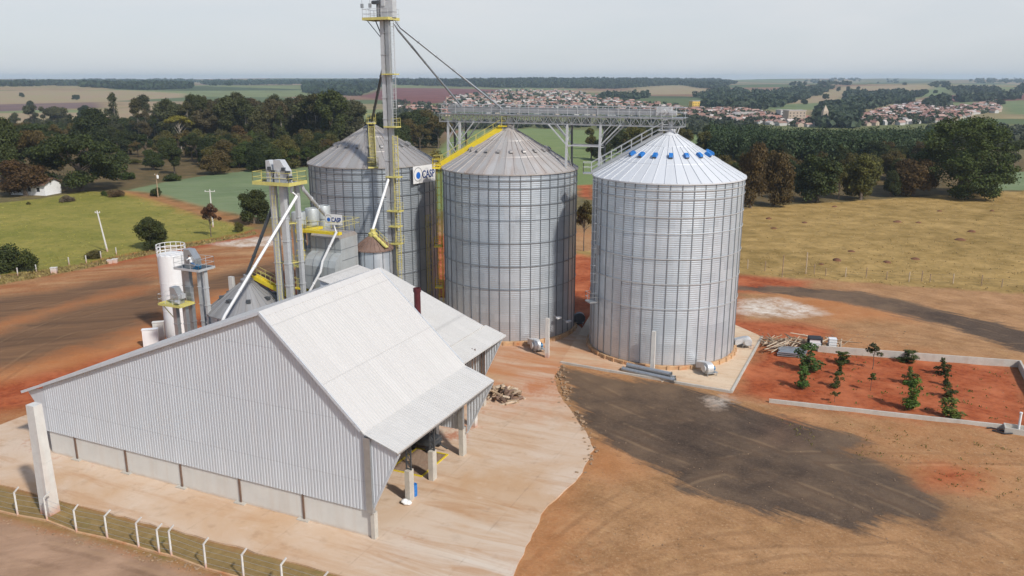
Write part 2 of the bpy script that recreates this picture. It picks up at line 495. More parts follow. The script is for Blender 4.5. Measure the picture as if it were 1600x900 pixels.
def side_ladder(root, ang, rad, z0, z1, m, landings=()):
    o = Vector(root.location); c = Vector((math.cos(ang), math.sin(ang), 0)); t = Vector((-c.y, c.x, 0))
    p = o + c * (rad + .28)
    ld = ladder_mb(p + Vector((0, 0, z0)), p + Vector((0, 0, z1)), c).obj('ladder', m, root)
    for z in landings:
        mb = MB(); q = p + c * .55 + Vector((0, 0, z))
        mb.box(q, (1.0, 1.3, .14), ang)
        mb.obj('landing', m, root)
        mb = MB(); rail_path(mb, [q + c * .48 + t * s for s in (-.62, .62)], 1.1, .6); rail_path(mb, [q - c * .4 + t * .62, q + c * .48 + t * .62], 1.1, .6)
        rail_path(mb, [q - c * .4 - t * .62, q + c * .48 - t * .62], 1.1, .6)
        mb.obj('landing_rail', m, root)

sL, zrL, r0L = silo(SILO_L, 8.2, 'left grain silo, dull weathered roof, a white lettered sign at its eave, half shaded', M_sroof_old, M_hroof, 20, .56, (.5, .36, .26), .3)
sM, zrM, r0M = silo(SILO_M, 8.2, 'middle grain silo with a brownish stained roof and a bright yellow roof stair', M_sroof_mid, M_sroof_old, 20, .56, (.5, .36, .26), .1)
sR, zrR, r0R = silo(SILO_R, 8.38, 'right grain silo with a bright new roof ringed by blue vents', M_sroof_new, M_blue, 17, .52, (.66, .42, .38), .35)
roof_stair(sL, zrL, r0L, math.atan2(-.985, .17), M_yelp, .30, M_yelp)
roof_stair(sM, zrM, r0M, math.atan2(.10, -1), M_yel, .75, M_yelp)
roof_stair(sR, zrR, r0R, math.atan2(.05, -1), M_steel, .28, M_steelL)
side_ladder(sM, math.atan2(.0, -1), 8.2, 1, 20.6, M_yel, (5.2, 10.5, 20.3))
side_ladder(sR, math.atan2(-.36, -1), 8.38, 6.5, 20.2, M_steel, (6.4,))
side_ladder(sL, math.atan2(-.55, .95), 8.2, 1, 14, M_yelp, ())
# man door with its hooded platform on the right silo
mb = MB(); c = Vector((math.cos(R(198)), math.sin(R(198)), 0)); o = SILO_R + c * 8.5
mb.box(o + Vector((0, 0, 12.3)), (.16, .8, 1.1), R(198)); mb.obj('service_hatch', M_steelL, sR)

# sign board on the left silo
def flat_on(me, o, rad, a, x_mid):
    for v in me.vertices:
        x, y, z = v.co; q = x - x_mid; r_ = rad + z
        v.co = (o.x + r_ * math.cos(a) - q * math.sin(a), o.y + r_ * math.sin(a) + q * math.cos(a), o.z + y)
    me.update()
SGA = R(-31.5); SGW, SGH = 4.6, 2.15; sg_o = Vector((SILO_L.x, SILO_L.y, 18.2))
sgn = thing('wall_sign', 'large white sign with blue lettering at the eave of the left silo', 'sign', sg_o + Vector((math.cos(SGA), math.sin(SGA), 0)) * 8.4, 'white lettered signs')
def flat_panel(w, h, n):
    mb = MB()
    for i in range(n):
        x0, x1 = w * i / n, w * (i + 1) / n
        mb.add([(x0, 0, 0), (x1, 0, 0), (x1, h, 0), (x0, h, 0), (x0, 0, -.06), (x1, 0, -.06), (x1, h, -.06), (x0, h, -.06)],
               [(0, 1, 2, 3), (7, 6, 5, 4), (0, 4, 5, 1), (3, 2, 6, 7)] + ([(0, 3, 7, 4)] if i == 0 else []) + ([(1, 5, 6, 2)] if i == n - 1 else []))
    return mb
def disc_mesh(cx, cy, r0, r1, z, m, n=40):
    mb = MB(); vs = []; fs = []
    for j in range(n):
        w = 2 * math.pi * j / n
        for r in (r0, r1): vs.append((cx + r * math.cos(w), cy + r * math.sin(w), z))
    for j in range(n):
        a, b = 2 * j, 2 * ((j + 1) % n)
        fs.append((a, a + 1, b + 1, b))
    mb.add(vs, fs); return mb.mesh('emblem', m)
def sign_parts(w, h):
    """board, dot, ring, letters of a sign laid out flat with x to the right and y up"""
    out = [('sign_board', flat_panel(w, h, 16).mesh('sign_board', M_white)),
           ('emblem_dot', disc_mesh(.235 * w * .92, .46 * h, 0.001, .2 * h, .012, M_signblue)),
           ('emblem_ring', disc_mesh(.225 * w * .92, .52 * h, .37 * h, .405 * h, .010, M_stiff))]
    me = text_mesh('CASP', h * .62); me.materials.clear(); me.materials.append(M_navy)
    xs = [v.co.x for v in me.vertices]; ww = max(xs) - min(xs); x0 = min(xs); s = (.56 * w) / ww
    for v in me.vertices: v.co = ((v.co.x - x0) * s + .39 * w, v.co.y + .27 * h, v.co.z + .016)
    out.append(('lettering', me))
    return out
for nm, me in sign_parts(SGW, SGH):
    flat_on(me, sg_o, 8.5, SGA, SGW / 2)
    o = bpy.data.objects.new(nm, me); COL.objects.link(o); o.parent = sgn; o.location = -Vector(sgn.location)

# ------------------------------------------------------------------ conveyor bridge over the silos
def G(k, off=0.0, z=0.0): return Vector((-.25 + .907 * k + .419 * off, 101.4 - .419 * k + .907 * off, z))
K0, K1, ZB, ZT = -9.4, 21.3, 25.75, 26.65
br = thing('conveyor_bridge', 'long galvanised truss bridge carrying a conveyor over the middle and right silos', 'conveyor bridge', G((K0 + K1) / 2, 0, 0))
NP = 26; dk = (K1 - K0) / NP
for off in (-.75, .75):
    mb = MB()
    mb.beam(G(K0, off, ZB), G(K1, off, ZB), .12); mb.beam(G(K0, off, ZT), G(K1, off, ZT), .12)
    for i in range(NP + 1):
        mb.beam(G(K0 + i * dk, off, ZB), G(K0 + i * dk, off, ZT), .06)
        if i < NP:
            m_ = K0 + (i + .5) * dk
            mb.beam(G(K0 + i * dk, off, ZB), G(m_, off, ZT), .06); mb.beam(G(m_, off, ZT), G(K0 + (i + 1) * dk, off, ZB), .06)
    mb.obj('truss', M_steel, br)
mb = MB()
for i in range(NP + 1): mb.beam(G(K0 + i * dk, -.75, ZB), G(K0 + i * dk, .75, ZB), .07); mb.beam(G(K0 + i * dk, -.75, ZT), G(K0 + i * dk, .75, ZT), .07)
mb.box(G((K0 + K1) / 2, -.02, ZT + .09), (K1 - K0 + .4, 1.75, .05), ROT)
mb.obj('walkway', M_steel, br)
mb = MB(); mb.box(G(5.2, .1, ZT + .58), (27.2, .62, .62), ROT); mb.box(G(5.2, .1, ZT + .92), (27.2, .72, .05), ROT)
for i in range(12): mb.box(G(-8 + i * 2.4, .1, ZT + .6), (.08, .70, .70), ROT)
cv = mb.obj('conveyor_housing', M_steel, br)
mb = MB(); mb.box(G(K1 - 2.3, .1, ZT + .75), (1.7, .8, 1.0), ROT); mb.box(G(K1 - 1.2, -.3, ZT + .6), (.8, .5, .5), ROT); mb.tube([G(K1 - 2.2, -.9, ZT + .8), G(K1 - 2.2, -.35, ZT + .8)], .22, 12)
mb.obj('drive_head', M_steelL, br, smooth=30)
mb = MB(); mb.box(G(-7.6, .1, ZT + .65), (1.0, .8, .9), ROT); mb.obj('tail_box', M_steel, br)
mb = MB()
for off in (-.88, .88): rail_path(mb, [G(K0 - .1, off, ZT + .1), G(K1 + .1, off, ZT + .1)], 1.1, 1.25, .024)
for k in (K0 - .1, K1 + .1): rail_path(mb, [G(k, -.88, ZT + .1), G(k, .88, ZT + .1)], 1.1, .9, .024)
mb.obj('railing', M_steelL, br)
mb = MB()       # drop boxes down to the two silo peaks
for k, z in ((0, PEAK + .3), (19.8, PEAK + .3)):
    mb.box(G(k, 0, (z + ZB) / 2 + .2), (.5, .5, ZB - z + .7), ROT)
    for s in (-1, 1):
        for o in (-.7, .7): mb.beam(G(k + s * .9, o, ZB), G(k + s * .6, o * .8, PEAK - .3), .09)
mb.obj('drop_chute', M_steelL, br)

def lattice_tower(k, k2, feet, side):
    """two pairs of legs, near and far, cross-braced"""
    mb = MB(); mb2 = MB()
    for kk, z0 in feet:
        mb.beam(G(kk, -1.0, z0), G(kk, -.75, ZB), .24); mb2.beam(G(kk, 1.0, z0), G(kk, .75, ZB), .20)
    nz = 10
    for kk, z0 in feet:
        lo = max(z0, .5); n = max(2, int((ZB - lo) / 2.4))
        for i in range(n):
            a, b = lo + (ZB - lo) * i / n, lo + (ZB - lo) * (i + 1) / n
            s = 1 if i % 2 else -1
            mb.beam(G(kk, -1.0 * s, a), G(kk, 1.0 * s, b), .07); mb.beam(G(kk, -.95, b), G(kk, .95, b), .07)
    if len(feet) == 2:
        (ka, za), (kb, zb) = feet; lo = max(za, zb); n = 2
        for off in (-.95, .95):
            for i in range(n):
                a, b = lo + (ZB - lo) * i / n, lo + (ZB - lo) * (i + 1) / n
                mb.beam(G(ka, off, a), G(kb, off, b), .08); mb.beam(G(kb, off, a), G(ka, off, b), .08)
    t = mb.obj('support_tower', M_steelL, br)
    mb2.obj('far_leg', M_steelD, t)
    return t
lattice_tower(0, 0, ((-8.15, 20.4), (-6.5, 21.3)), 0)
lattice_tower(0, 0, ((7.75, 20.6),), 0)
lattice_tower(0, 0, ((11.85, 20.6),), 0)
def brace(*segs):
    for off in (-.9, .9):
        mb = MB()
        for k, z, k2, z2, w in segs: mb.beam(G(k, off, z), G(k2, off, z2), w)
        mb.obj('knee_brace', M_steelL, br)
brace((7.75, 23.4, 5.4, ZB, .13), (7.75, 24.4, 6.5, ZB, .08)); brace((11.85, 23.4, 14.2, ZB, .13), (11.85, 24.4, 13.1, ZB, .08)); brace((-6.5, 23.4, -4.5, ZB, .13))
for off in (-.9, .9):
    mb = MB(); mb.beam(G(7.75, off, 23.35), G(11.85, off, 23.35), .14); mb.obj('tie_beam', M_steelL, br)

# ------------------------------------------------------------------ bucket elevators
def casing(mb, x, y, z0, z1, w=.48, d=.40, fl=2.4, k=None):
    mb.box((x, y, (z0 + z1) / 2), (w, d, z1 - z0), ROT, k)
    z = z0 + fl
    while z < z1 - .5:
        mb.box((x, y, z), (w + .12, d + .12, .07), ROT, k); z += fl

def head_mb(c, w, d, h, cut=.35):
    """elevator head: a tall hood, its back sloping down on the discharge side"""
    mb = MB(); c = Vector(c); a = UX * (w / 2); b = VX * (d / 2)
    sec = [(-1, 0), (-1, h), (.05, h), (1, h * .52), (1, 0)]
    mb.prism([c + a * x - b + Vector((0, 0, z)) for x, z in sec], b * 2)
    mb.box(c + Vector((0, 0, h * .45)) - VX * (d / 2 + .06) - a * .2, (w * .22, .12, h * .2), ROT)
    mb.box(c + Vector((0, 0, h * .18)), (w + .1, d + .1, .08), ROT); mb.box(c + Vector((0, 0, h * .55)) - a * .1, (w * .86, d + .08, .06), ROT)
    return mb

TW = Vector((-14.15, 97.0, 0))
tw = thing('bucket_elevator', 'tallest bucket elevator, a slim mast with a railed yellow platform near its top', 'elevator', TW, 'grain elevators')
for du in (-.55, .12):
    mb = MB(); p = TW + UX * du
    casing(mb, p.x, p.y, 0, 37.6, .5, .42)
    mb.obj('leg_casing', M_steelL if du < 0 else M_steel, tw)
head_mb(TW + UX * .1 + Vector((0, 0, 37.6)), 2.0, .85, 3.5).obj('elevator_head', M_steelL, tw)
mb = MB(); p = TW + UX * -.55 + VX * -.45
mb.tube([p + Vector((0, 0, 37.7)), p + Vector((0, 0, 41))], .07, 6); mb.box(TW - UX * .95 + Vector((0, 0, 39.2)) - VX * .5, (.8, .35, .35), ROT); mb.tube([TW - UX * .9 - VX * .5 + Vector((0, 0, 37.6)), TW - UX * .9 - VX * .5 + Vector((0, 0, 39.2))], .06, 6)
mb.tube([TW - UX * 1.5 - VX * .5 + Vector((0, 0, 39.25)), TW - UX * .9 - VX * .5 + Vector((0, 0, 39.25))], .2, 10)
mb.obj('drive_motor', M_steelD, tw, smooth=30)
PZ = 37.45; cpl = TW - UX * .75
mb = MB(); mb.box(cpl + Vector((0, 0, PZ)), (3.4, 2.4, .06), ROT); mb.k = 1
for s in (-1, 1):
    mb.beam(cpl + UX * -1.72 + VX * 1.2 * s + Vector((0, 0, PZ)), cpl + UX * 1.72 + VX * 1.2 * s + Vector((0, 0, PZ)), .06, .30)
    mb.beam(cpl + UX * 1.7 * s - VX * 1.2 + Vector((0, 0, PZ)), cpl + UX * 1.7 * s + VX * 1.2 + Vector((0, 0, PZ)), .06, .30)
mb.k = 0
mb.beam(cpl - UX * 1.3 - VX * .9 + Vector((0, 0, PZ - .1)), TW - UX * .8 - VX * .2 + Vector((0, 0, PZ - 1.9)), .09); mb.beam(cpl - UX * 1.3 + VX * .9 + Vector((0, 0, PZ - .1)), TW - UX * .8 + VX * .2 + Vector((0, 0, PZ - 1.9)), .09)
pl = mb.obj('platform', [M_steelD, M_yelp], tw)
mb = MB(); q = [cpl + UX * (1.68 * a) + VX * (1.16 * b) + Vector((0, 0, PZ)) for a, b in ((1, 1), (-1, 1), (-1, -1), (1, -1))]
rail_path(mb, q, 1.05, .85, .022); mb.obj('railing', M_steelL, pl)
for a, b, h in ((-.98, -.98, 2.7), (-.35, -1.0, 2.2)):
    p = cpl + UX * (1.7 * a) + VX * (1.2 * b) + Vector((0, 0, PZ))
    mb = MB(); mb.tube([p, p + Vector((0, 0, h))], .025, 5); mb.tube([p + Vector((0, 0, h)), p + Vector((0, 0, h + .35))], .08, 6); mb.box(p + Vector((0, 0, 1.4)), (.3, .2, .45), ROT)
    mb.obj('antenna', M_steel, tw)
lx = TW + UX * .62 - VX * .05
zs = [height_of(613, y, Vector((TW.x, TW.y, 0))) for y in (116, 198, 276, 329, 353, 380)]
ladder_mb(lx + Vector((0, 0, 6.5)), lx + Vector((0, 0, 24.5)), UX * .6 - VX).obj('ladder', M_yelp, tw)
ladder_mb(lx + Vector((0, 0, 25.4)), lx + Vector((0, 0, 37.5)), UX * .6 - VX, r=.02).obj('ladder', M_steelL, tw)
for i, z in enumerate(zs):
    mb = MB(); c = TW + UX * .35 - VX * .15 + Vector((0, 0, z)); mb.box(c, (1.7 if i < 4 else 1.3, 1.1, .14), ROT); t = mb.obj('rest_platform', M_yelp, tw)
    if i in (1, 3, 5):
        mb = MB(); rail_path(mb, [c + UX * .8 + VX * .5, c + UX * .8 - VX * .5, c + UX * .2 - VX * .5], 1.0, .5, .02); mb.obj('railing', M_yelp, t)
mb = MB(); mb.box(TW + UX * .4 + Vector((0, 0, 3.2)), (2.2, 2.0, 6.4), ROT); mb.obj('pit_housing', M_conc, tw)
mb = MB(); mb.box(TW + UX * .4 + Vector((0, 0, 6.48)), (1.6, 1.4, .16), ROT); mb.obj('pit_cover', M_rust, tw)

# twin elevator by the dryer
TY = 85.0
tc = at_y(437, 282, TY); tc.z = 0
te = thing('bucket_elevator', 'twin headed bucket elevator on tall grey legs with a yellow edged platform', 'elevator', tc, 'grain elevators')
TZ_ = at_y(437, 284, TY).z
def tx(px, py, dv=0.0): p = at_y(px, py, TY) + VX * dv; return Vector((p.x, p.y, 0))
for px, dv, w in ((424, .2, .62), (446, -.5, .60), (457, .6, .36), (434, 1.1, .34)):
    p = tx(px, 284, dv); mb = MB(); casing(mb, p.x, p.y, 0, TZ_, w, .5); mb.obj('leg_casing', M_steelL if dv < 1 else M_steel, te)
for px, dv, w, h in ((423, .3, .85, 2.2), (448, -.5, 1.65, 2.3)):
    p = tx(px, 284, dv); p.z = TZ_
    hd = head_mb(p, w, .8, h).obj('elevator_head', M_steelL, te)
    mb = MB(); q = p + UX * (w / 2 + .15) + VX * -.45; mb.tube([q + Vector((0, 0, .5)), q + VX * .5 + Vector((0, 0, .5))], .22, 10); mb.box(q + Vector((0, 0, 1.1)), (.5, .3, .3), ROT); mb.box(q - UX * .5 + Vector((0, 0, 1.4)), (.35, .3, .35), ROT); mb.obj('drive_motor', M_steelD, te, smooth=30)
mb = MB(); c = Vector((tc.x, tc.y, TZ_ - .05)); mb.box(c, (4.7, 2.9, .06), ROT); mb.k = 1
for s in (-1, 1):
    mb.beam(c - UX * 2.35 + VX * 1.45 * s, c + UX * 2.35 + VX * 1.45 * s, .06, .36); mb.beam(c + UX * 2.35 * s - VX * 1.45, c + UX * 2.35 * s + VX * 1.45, .06, .36)
pl = mb.obj('platform', [M_steelD, M_yelp], te)
mb = MB(); rail_path(mb, [c + UX * 2.3 * a + VX * 1.42 * b for a, b in ((-1, -1), (1, -1), (1, 1), (-1, 1), (-1, -1))], 1.15, 1.2, .028); mb.obj('railing', M_yelp, pl)
p = tx(435, 284, -.9); ladder_mb((p.x, p.y, 1), (p.x, p.y, TZ_), -VX, cage=False).obj('ladder', M_yelp, te)
mb = MB()
for z in (4, 8, 12, 16.2):
    pts = [tx(424, 284, .2), tx(446, 284, -.5), tx(457, 284, .6), tx(434, 284, 1.1)]
    for a, b in zip(pts, pts[1:] + pts[:1]): mb.beam((a.x, a.y, z), (b.x, b.y, z), .09)
mb.obj('tie_frame', M_yelp, te)

# two low elevators in front of the white tank, the front one with a worker on it
SY = 84.5
sc_ = at_y(300, 418, SY); SZ = sc_.z; sc_.z = 0
se = thing('bucket_elevator', 'low grey elevator with a grey railed platform beside the white tank', 'elevator', sc_, 'grain elevators')
for px, w in ((293, .62), (311, .5), (322, .3), (283, .4)):
    p = at_y(px, 418, SY); p.y += (0, .1, -.5, .7)[(293, 311, 322, 283).index(px)]; mb = MB(); casing(mb, p.x, p.y, 0, SZ, w, .45, 1.9); mb.obj('leg_casing', M_steelL if px in (311, 322) else M_steel, se)
p = at_y(302, 418, SY); head_mb(p, 1.5, .9, 2.0).obj('elevator_head', M_steel, se)
mb = MB(); c = Vector((sc_.x + .25, SY, SZ)); mb.box(c, (3.5, 2.3, .07), ROT); mb.k = 1
for s in (-1, 1):
    mb.beam(c - UX * 1.75 + VX * 1.15 * s, c + UX * 1.75 + VX * 1.15 * s, .06, .25); mb.beam(c + UX * 1.75 * s - VX * 1.15, c + UX * 1.75 * s + VX * 1.15, .06, .25)
pl = mb.obj('platform', [M_steelD, M_steelL], se)
mb = MB(); rail_path(mb, [c + UX * 1.7 * a + VX * 1.1 * b for a, b in ((-1, -1), (1, -1), (1, 1), (-1, 1), (-1, -1))], 1.15, 1.1, .022); mb.obj('railing', M_steelL, pl)
mb = MB(); q = c + UX * .9 - VX * .55; mb.tube([q + Vector((0, 0, .35)), q + UX * .5 + Vector((0, 0, .35))], .2, 10); mb.box(q + Vector((0, 0, .12)), (.7, .4, .16), ROT); mb.obj('drive_motor', M_tealblue, se, smooth=30)
sy_ = at_y(277, 474, SY - 1); SZ2 = sy_.z; base2 = Vector((sy_.x, sy_.y, 0))
s2 = thing('bucket_elevator', 'shortest elevator with a yellow edged platform in front of the white tank', 'elevator', base2, 'grain elevators')
for px, w in ((274, .5), (289, .45)):
    p = at_y(px, 474, SY - 1); mb = MB(); casing(mb, p.x, p.y, 0, SZ2, w, .45, 1.9); mb.obj('leg_casing', M_steel, s2)
p = at_y(278, 474, SY - 1); head_mb(p, 1.15, .8, 1.8).obj('elevator_head', M_steel, s2)
mb = MB(); c = Vector((base2.x - .1, base2.y, SZ2)); mb.box(c, (3.1, 2.0, .06), ROT); mb.k = 1
for s in (-1, 1):
    mb.beam(c - UX * 1.55 + VX * 1.0 * s, c + UX * 1.55 + VX * 1.0 * s, .05, .24); mb.beam(c + UX * 1.55 * s - VX * 1.0, c + UX * 1.55 * s + VX * 1.0, .05, .24)
mb.k = 0; mb.beam(c - UX * 1.2 - VX * .8, c - UX * .3 - VX * .2 + Vector((0, 0, -1.6)), .07)
pl = mb.obj('platform', [M_yelp, M_yelp], s2)
mb = MB(); rail_path(mb, [c + UX * 1.5 * a + VX * .97 * b for a, b in ((1, -1), (-1, -1), (-1, 1), (1, 1))], 1.1, 1.0, .02); mb.obj('railing', M_steelL, pl)
mb = MB(); mb.box(p + UX * .75 + Vector((0, 0, .9)), (.4, .5, .5), ROT); mb.tube([p + UX * .5 - VX * .7 + Vector((0, 0, .4)), p + UX * .9 - VX * .7 + Vector((0, 0, .4))], .2, 10); mb.obj('drive_motor', M_steelL, s2, smooth=30)

# ------------------------------------------------------------------ spouts (each pipe is a thing)
def spout(label, pts, r, m, flange=True):
    mb = MB(); pts = [Vector(p) for p in pts]; mb.tube(pts, r, 10)
    if flange:
        for a, b in zip(pts, pts[1:]):
            n = int((b - a).length / 3)
            for i in range(1, n + 1):
                x = a.lerp(b, i / (n + 1)); d = (b - a).normalized() * .04; mb.tube([x - d, x + d], r * 1.3, 10)
    o = mb.obj('grain_spout', m, None, pts[-1], smooth=40)
    tag(o, label, 'spout', 'grain spouts')
T1 = TW + UX * 1.0
spout('thin grey spout from the tall mast to the near end of the conveyor bridge', [T1 + Vector((0, 0, 37.0)), T1 + UX * .5 + Vector((0, 0, 36.2)), G(-6.6, -.1, 27.6), G(-6.5, -.1, 27.0)], .12, M_stiff)
spout('longest thin grey spout from the tall mast to the conveyor bridge above the middle silo', [T1 + VX * .4 + Vector((0, 0, 37.2)), T1 + UX * .6 + VX * .3 + Vector((0, 0, 36.5)), G(-.9, -.2, 27.35)], .12, M_stiff)
spout('dark spout from the tall mast down to the peak of the left silo', [TW + VX * .4 - UX * .3 + Vector((0, 0, 36.5)), TW + VX * 1.0 - UX * .5 + Vector((0, 0, 35)), SILO_L + Vector((.1, -.1, PEAK + .4))], .17, M_steelD)
BS = Vector((-16.2, 94.0, 0))
spout('short white spout from the mast to the rusty roofed bin', [at_y(607, 280, 96.6), BS + Vector((0, 0, 13.9))], .16, M_white)
spout('thick white spout running from the twin elevator down over the shed roof', [tx(461, 284, -.4) + Vector((0, 0, TZ_)), tx(461, 300, -.6) + Vector((0, 0, TZ_ - .95)), at_y(464, 306, TY - .8), at_y(352, 492, 79.0), at_y(347, 503, 78.8)], .155, M_white)
spout('grey spout from the twin elevator to the dryer top behind the small sign', [tx(468, 284, .2) + Vector((0, 0, TZ_ - .2)), at_y(474, 296, TY + .3), at_y(508, 336, 92)], .19, M_steelL)
spout('bent white spout running down the front of the dryer', [at_y(521, 353, 88.4), at_y(526, 362, 88.2), at_y(504, 408, 87.9), at_y(501, 424, 87.8), at_y(480, 462, 87.4)], .14, M_white)
HB = Vector((-28.75, 86.3, 0))
spout('dark spout from the twin elevator to the peak of the low grey bin', [tx(428, 300, .4) + Vector((0, 0, TZ_ - 1.5)), HB + Vector((0, 0, 10.3))], .17, M_steelD)
spout('short grey chute between the low elevator and the low grey bin', [at_y(318, 488, SY + .5), at_y(345, 512, 83.0)], .2, M_steelL)

# ------------------------------------------------------------------ tank, bins, dryer
TK = Vector((-41.3, 97.2, 0)); TR_, TH = 1.62, 10.35
tk = thing('water_tank', 'tall white cylindrical tank with a white railing around its top', 'tank', TK)
mb = MB(); mb.lathe([(TR_, 0), (TR_, 3.4), (TR_ + .015, 3.42), (TR_ + .015, 3.48), (TR_, 3.5), (TR_, 6.9), (TR_ + .015, 6.92), (TR_ + .015, 6.98), (TR_, 7.0), (TR_, TH), (TR_ - .1, TH + .06), (0, TH + .22)], 48, TK); mb.obj('tank_body', M_white, tk, smooth=30)
mb = MB(); n = 16
for i in range(n): 
    w = 2 * math.pi * i / n; p = TK + Vector((math.cos(w), math.sin(w), 0)) * (TR_ + .03); mb.tube([p + Vector((0, 0, TH - .2)), p + Vector((0, 0, TH + 1.15))], .03, 5)
for z in (.25, .7, 1.15): mb.lathe([(TR_, z), (TR_ + .05, z), (TR_ + .05, z + .06), (TR_, z + .06), (TR_, z)], 32, TK + Vector((0, 0, TH)))
mb.obj('railing', M_white, tk, smooth=30)
w = R(165); p = TK + Vector((math.cos(w), math.sin(w), 0)) * (TR_ + .16); ladder_mb(p + Vector((0, 0, .5)), p + Vector((0, 0, TH + 1.1)), p - TK, cage=False).obj('ladder', M_white, tk)

def bin_(name, label, c, rad, eave, peak, roof_m, n=24, cat='bin'):
    root = thing(name, label, cat, c)
    prof = []; z = .3
    while z < eave: prof += [(rad, z), (rad + .02, z + .07)]; z += .14
    prof.append((rad, eave)); mb = MB(); mb.lathe(prof, 60, c); mb.obj('wall', M_silo, root, smooth=70)
    st = MB(); st.prism([(rad + .02, -.045, .3), (rad + .08, -.035, .3), (rad + .08, .035, .3), (rad + .02, .045, .3)], (0, 0, eave - .35)); sm = st.mesh('stiffener', M_stiff)
    for j in range(n // 2):
        o = bpy.data.objects.new('stiffener', sm); COL.objects.link(o); o.parent = root; o.rotation_euler.z = 2 * math.pi * (j + .3) / (n // 2)
    mb = MB(); mb.lathe([(rad + .28, eave - .1), (rad + .28, eave), (.4, peak)], 48, c)
    for j in range(n):
        w = 2 * math.pi * j / n; d = Vector((math.cos(w), math.sin(w), 0)); mb.beam(c + d * (rad + .28) + Vector((0, 0, eave + .02)), c + d * .4 + Vector((0, 0, peak + .02)), .05, .08)
    mb.obj('roof', roof_m, root, smooth=20)
    return root
b1 = bin_('storage_bin', 'small bin with a rusty brown conical roof in front of the left silo', BS, 2.05, 11.75, 13.25, M_brroof)
mb = MB(); mb.lathe([(.55, 13.15), (.55, 13.5), (.3, 13.7), (.3, 14.0), (0, 14.0)], 20, BS); mb.obj('roof_cap', M_yelp, b1, smooth=30)
mb = MB(); a = BS + UX * .4 - VX * .3 + Vector((0, 0, 13.3)); b = BS + UX * 2.25 - VX * .6 + Vector((0, 0, 12.1)); mb.beam(a, b, .5, .12)
for q in (-.28, .28):
    mb.tube([a + VX * q + Vector((0, 0, .8)), b + VX * q + Vector((0, 0, .8))], .025, 5)
    for f in (0, .33, .66, 1): x = a.lerp(b, f) + VX * q; mb.tube([x, x + Vector((0, 0, .8))], .025, 5)
mb.obj('roof_walk', M_yelp, b1)
b2 = bin_('storage_bin', 'low wide bin with a grey conical roof behind the shed, yellow walkway at its peak', HB, 4.25, 6.65, 9.75, M_hroof, 28)
mb = MB(); mb.lathe([(.7, 9.6), (.7, 9.9), (.35, 10.1), (.35, 10.4), (0, 10.4)], 20, HB); mb.obj('roof_cap', M_hroof, b2, smooth=30)
vm = MB(); vm.box((2.75, 0, 8.08), (.5, .45, .3)); vme = vm.mesh('roof_vent', M_steelD)
for j in range(8):
    o = bpy.data.objects.new('roof_vent', vme); COL.objects.link(o); o.parent = b2; o.rotation_euler.z = 2 * math.pi * (j + .4) / 8
mb = MB(); a = HB + UX * .3 + VX * .5 + Vector((0, 0, 10.05)); b = HB + UX * 4.9 + VX * .9 + Vector((0, 0, 8.25)); mb.beam(a, b, .06, .42); mb.beam(a + VX * .7, b + VX * .7, .06, .42); mb.beam(a + VX * .35, b + VX * .35, .6, .05)
wk = mb.obj('walkway', M_yel, b2)
mb = MB()
for q in (0, .7):
    for h in (.6, 1.15): mb.tube([a + VX * q + Vector((0, 0, h)), b + VX * q + Vector((0, 0, h))], .025, 5)
    for i in range(5): x = a.lerp(b, i / 4) + VX * q; mb.tube([x, x + Vector((0, 0, 1.15))], .025, 5)
mb.obj('handrail', M_yelp, wk)

# grain dryer: a tall panelled box with a stepped hood
DY = thing('grain_dryer', 'tall grey panelled grain dryer with round stacks and yellow platforms', 'dryer', (-20.6, 91.5, 0))
dc = Vector((-20.35, 91.6, 0)); 
def dbox(mb, u0, u1, v0, v1, z0, z1, k=None): mb.box(dc + UX * ((u0 + u1) / 2) + VX * ((v0 + v1) / 2) + Vector((0, 0, (z0 + z1) / 2)), (u1 - u0, v1 - v0, z1 - z0), ROT, k)
DTOP = 13.7
mb = MB(); dbox(mb, -1.9, 2.2, -1.6, 1.6, 0, DTOP); mb.k = 1
for z in np.arange(1.2, DTOP, 1.25): dbox(mb, -1.93, 2.23, -1.63, 1.63, z, z + .05)
for q in (-1.2, .1, 1.4): dbox(mb, q, q + .05, -1.64, 1.64, 0, DTOP)
mb.obj('body', [M_dryer, M_stiff], DY)
mb = MB(); P_ = lambda u, v_, z: dc + UX * u + VX * v_ + Vector((0, 0, z))
sec = [(-1.6, 8.0), (-3.0, 8.0), (-3.0, 10.7), (-2.75, 11.4), (-2.2, 11.9), (-1.6, 12.1)]
mb.prism([P_(-1.8, v_, z) for v_, z in sec], UX * 4.1)
mb.k = 1
for q in (-.75, .3, 1.3): mb.prism([P_(q, v_ * 1.008 if v_ < -1.7 else v_, z + .02) for v_, z in sec], UX * .05)
dbox(mb, -1.81, 2.31, -3.02, -2.9, 9.55, 9.6); mb.obj('air_hood', [M_dryer, M_stiff], DY)
mb = MB(); mb.prism([P_(-1.9, -1.75, DTOP), P_(-1.9, -1.2, DTOP + .45), P_(-1.9, 1.2, DTOP + .45), P_(-1.9, 1.7, DTOP)], UX * 4.1); mb.obj('hopper_top', M_dryroof, DY)
for px, py, Y in ((466, 331, 92.0), (487, 325, 93.6), (505, 321, 95.2)):
    c = at_y(px, py, Y); z1 = c.z; c.z = 0; mb = MB(); mb.lathe([(.72, 6), (.72, z1 - 1.5), (.80, z1 - 1.5), (.80, z1 - .12), (.74, z1), (.62, z1), (.62, z1 - .5), (0, z1 - .5)], 24, c); mb.obj('exhaust_stack', M_dryer, DY, smooth=30)
mb = MB(); dbox(mb, -3.8, -1.95, -1.2, 2.0, 3, 12.2); dbox(mb, -3.83, -1.93, -1.23, 2.03, 8, 8.06); mb.obj('burner_housing', M_dryer, DY)
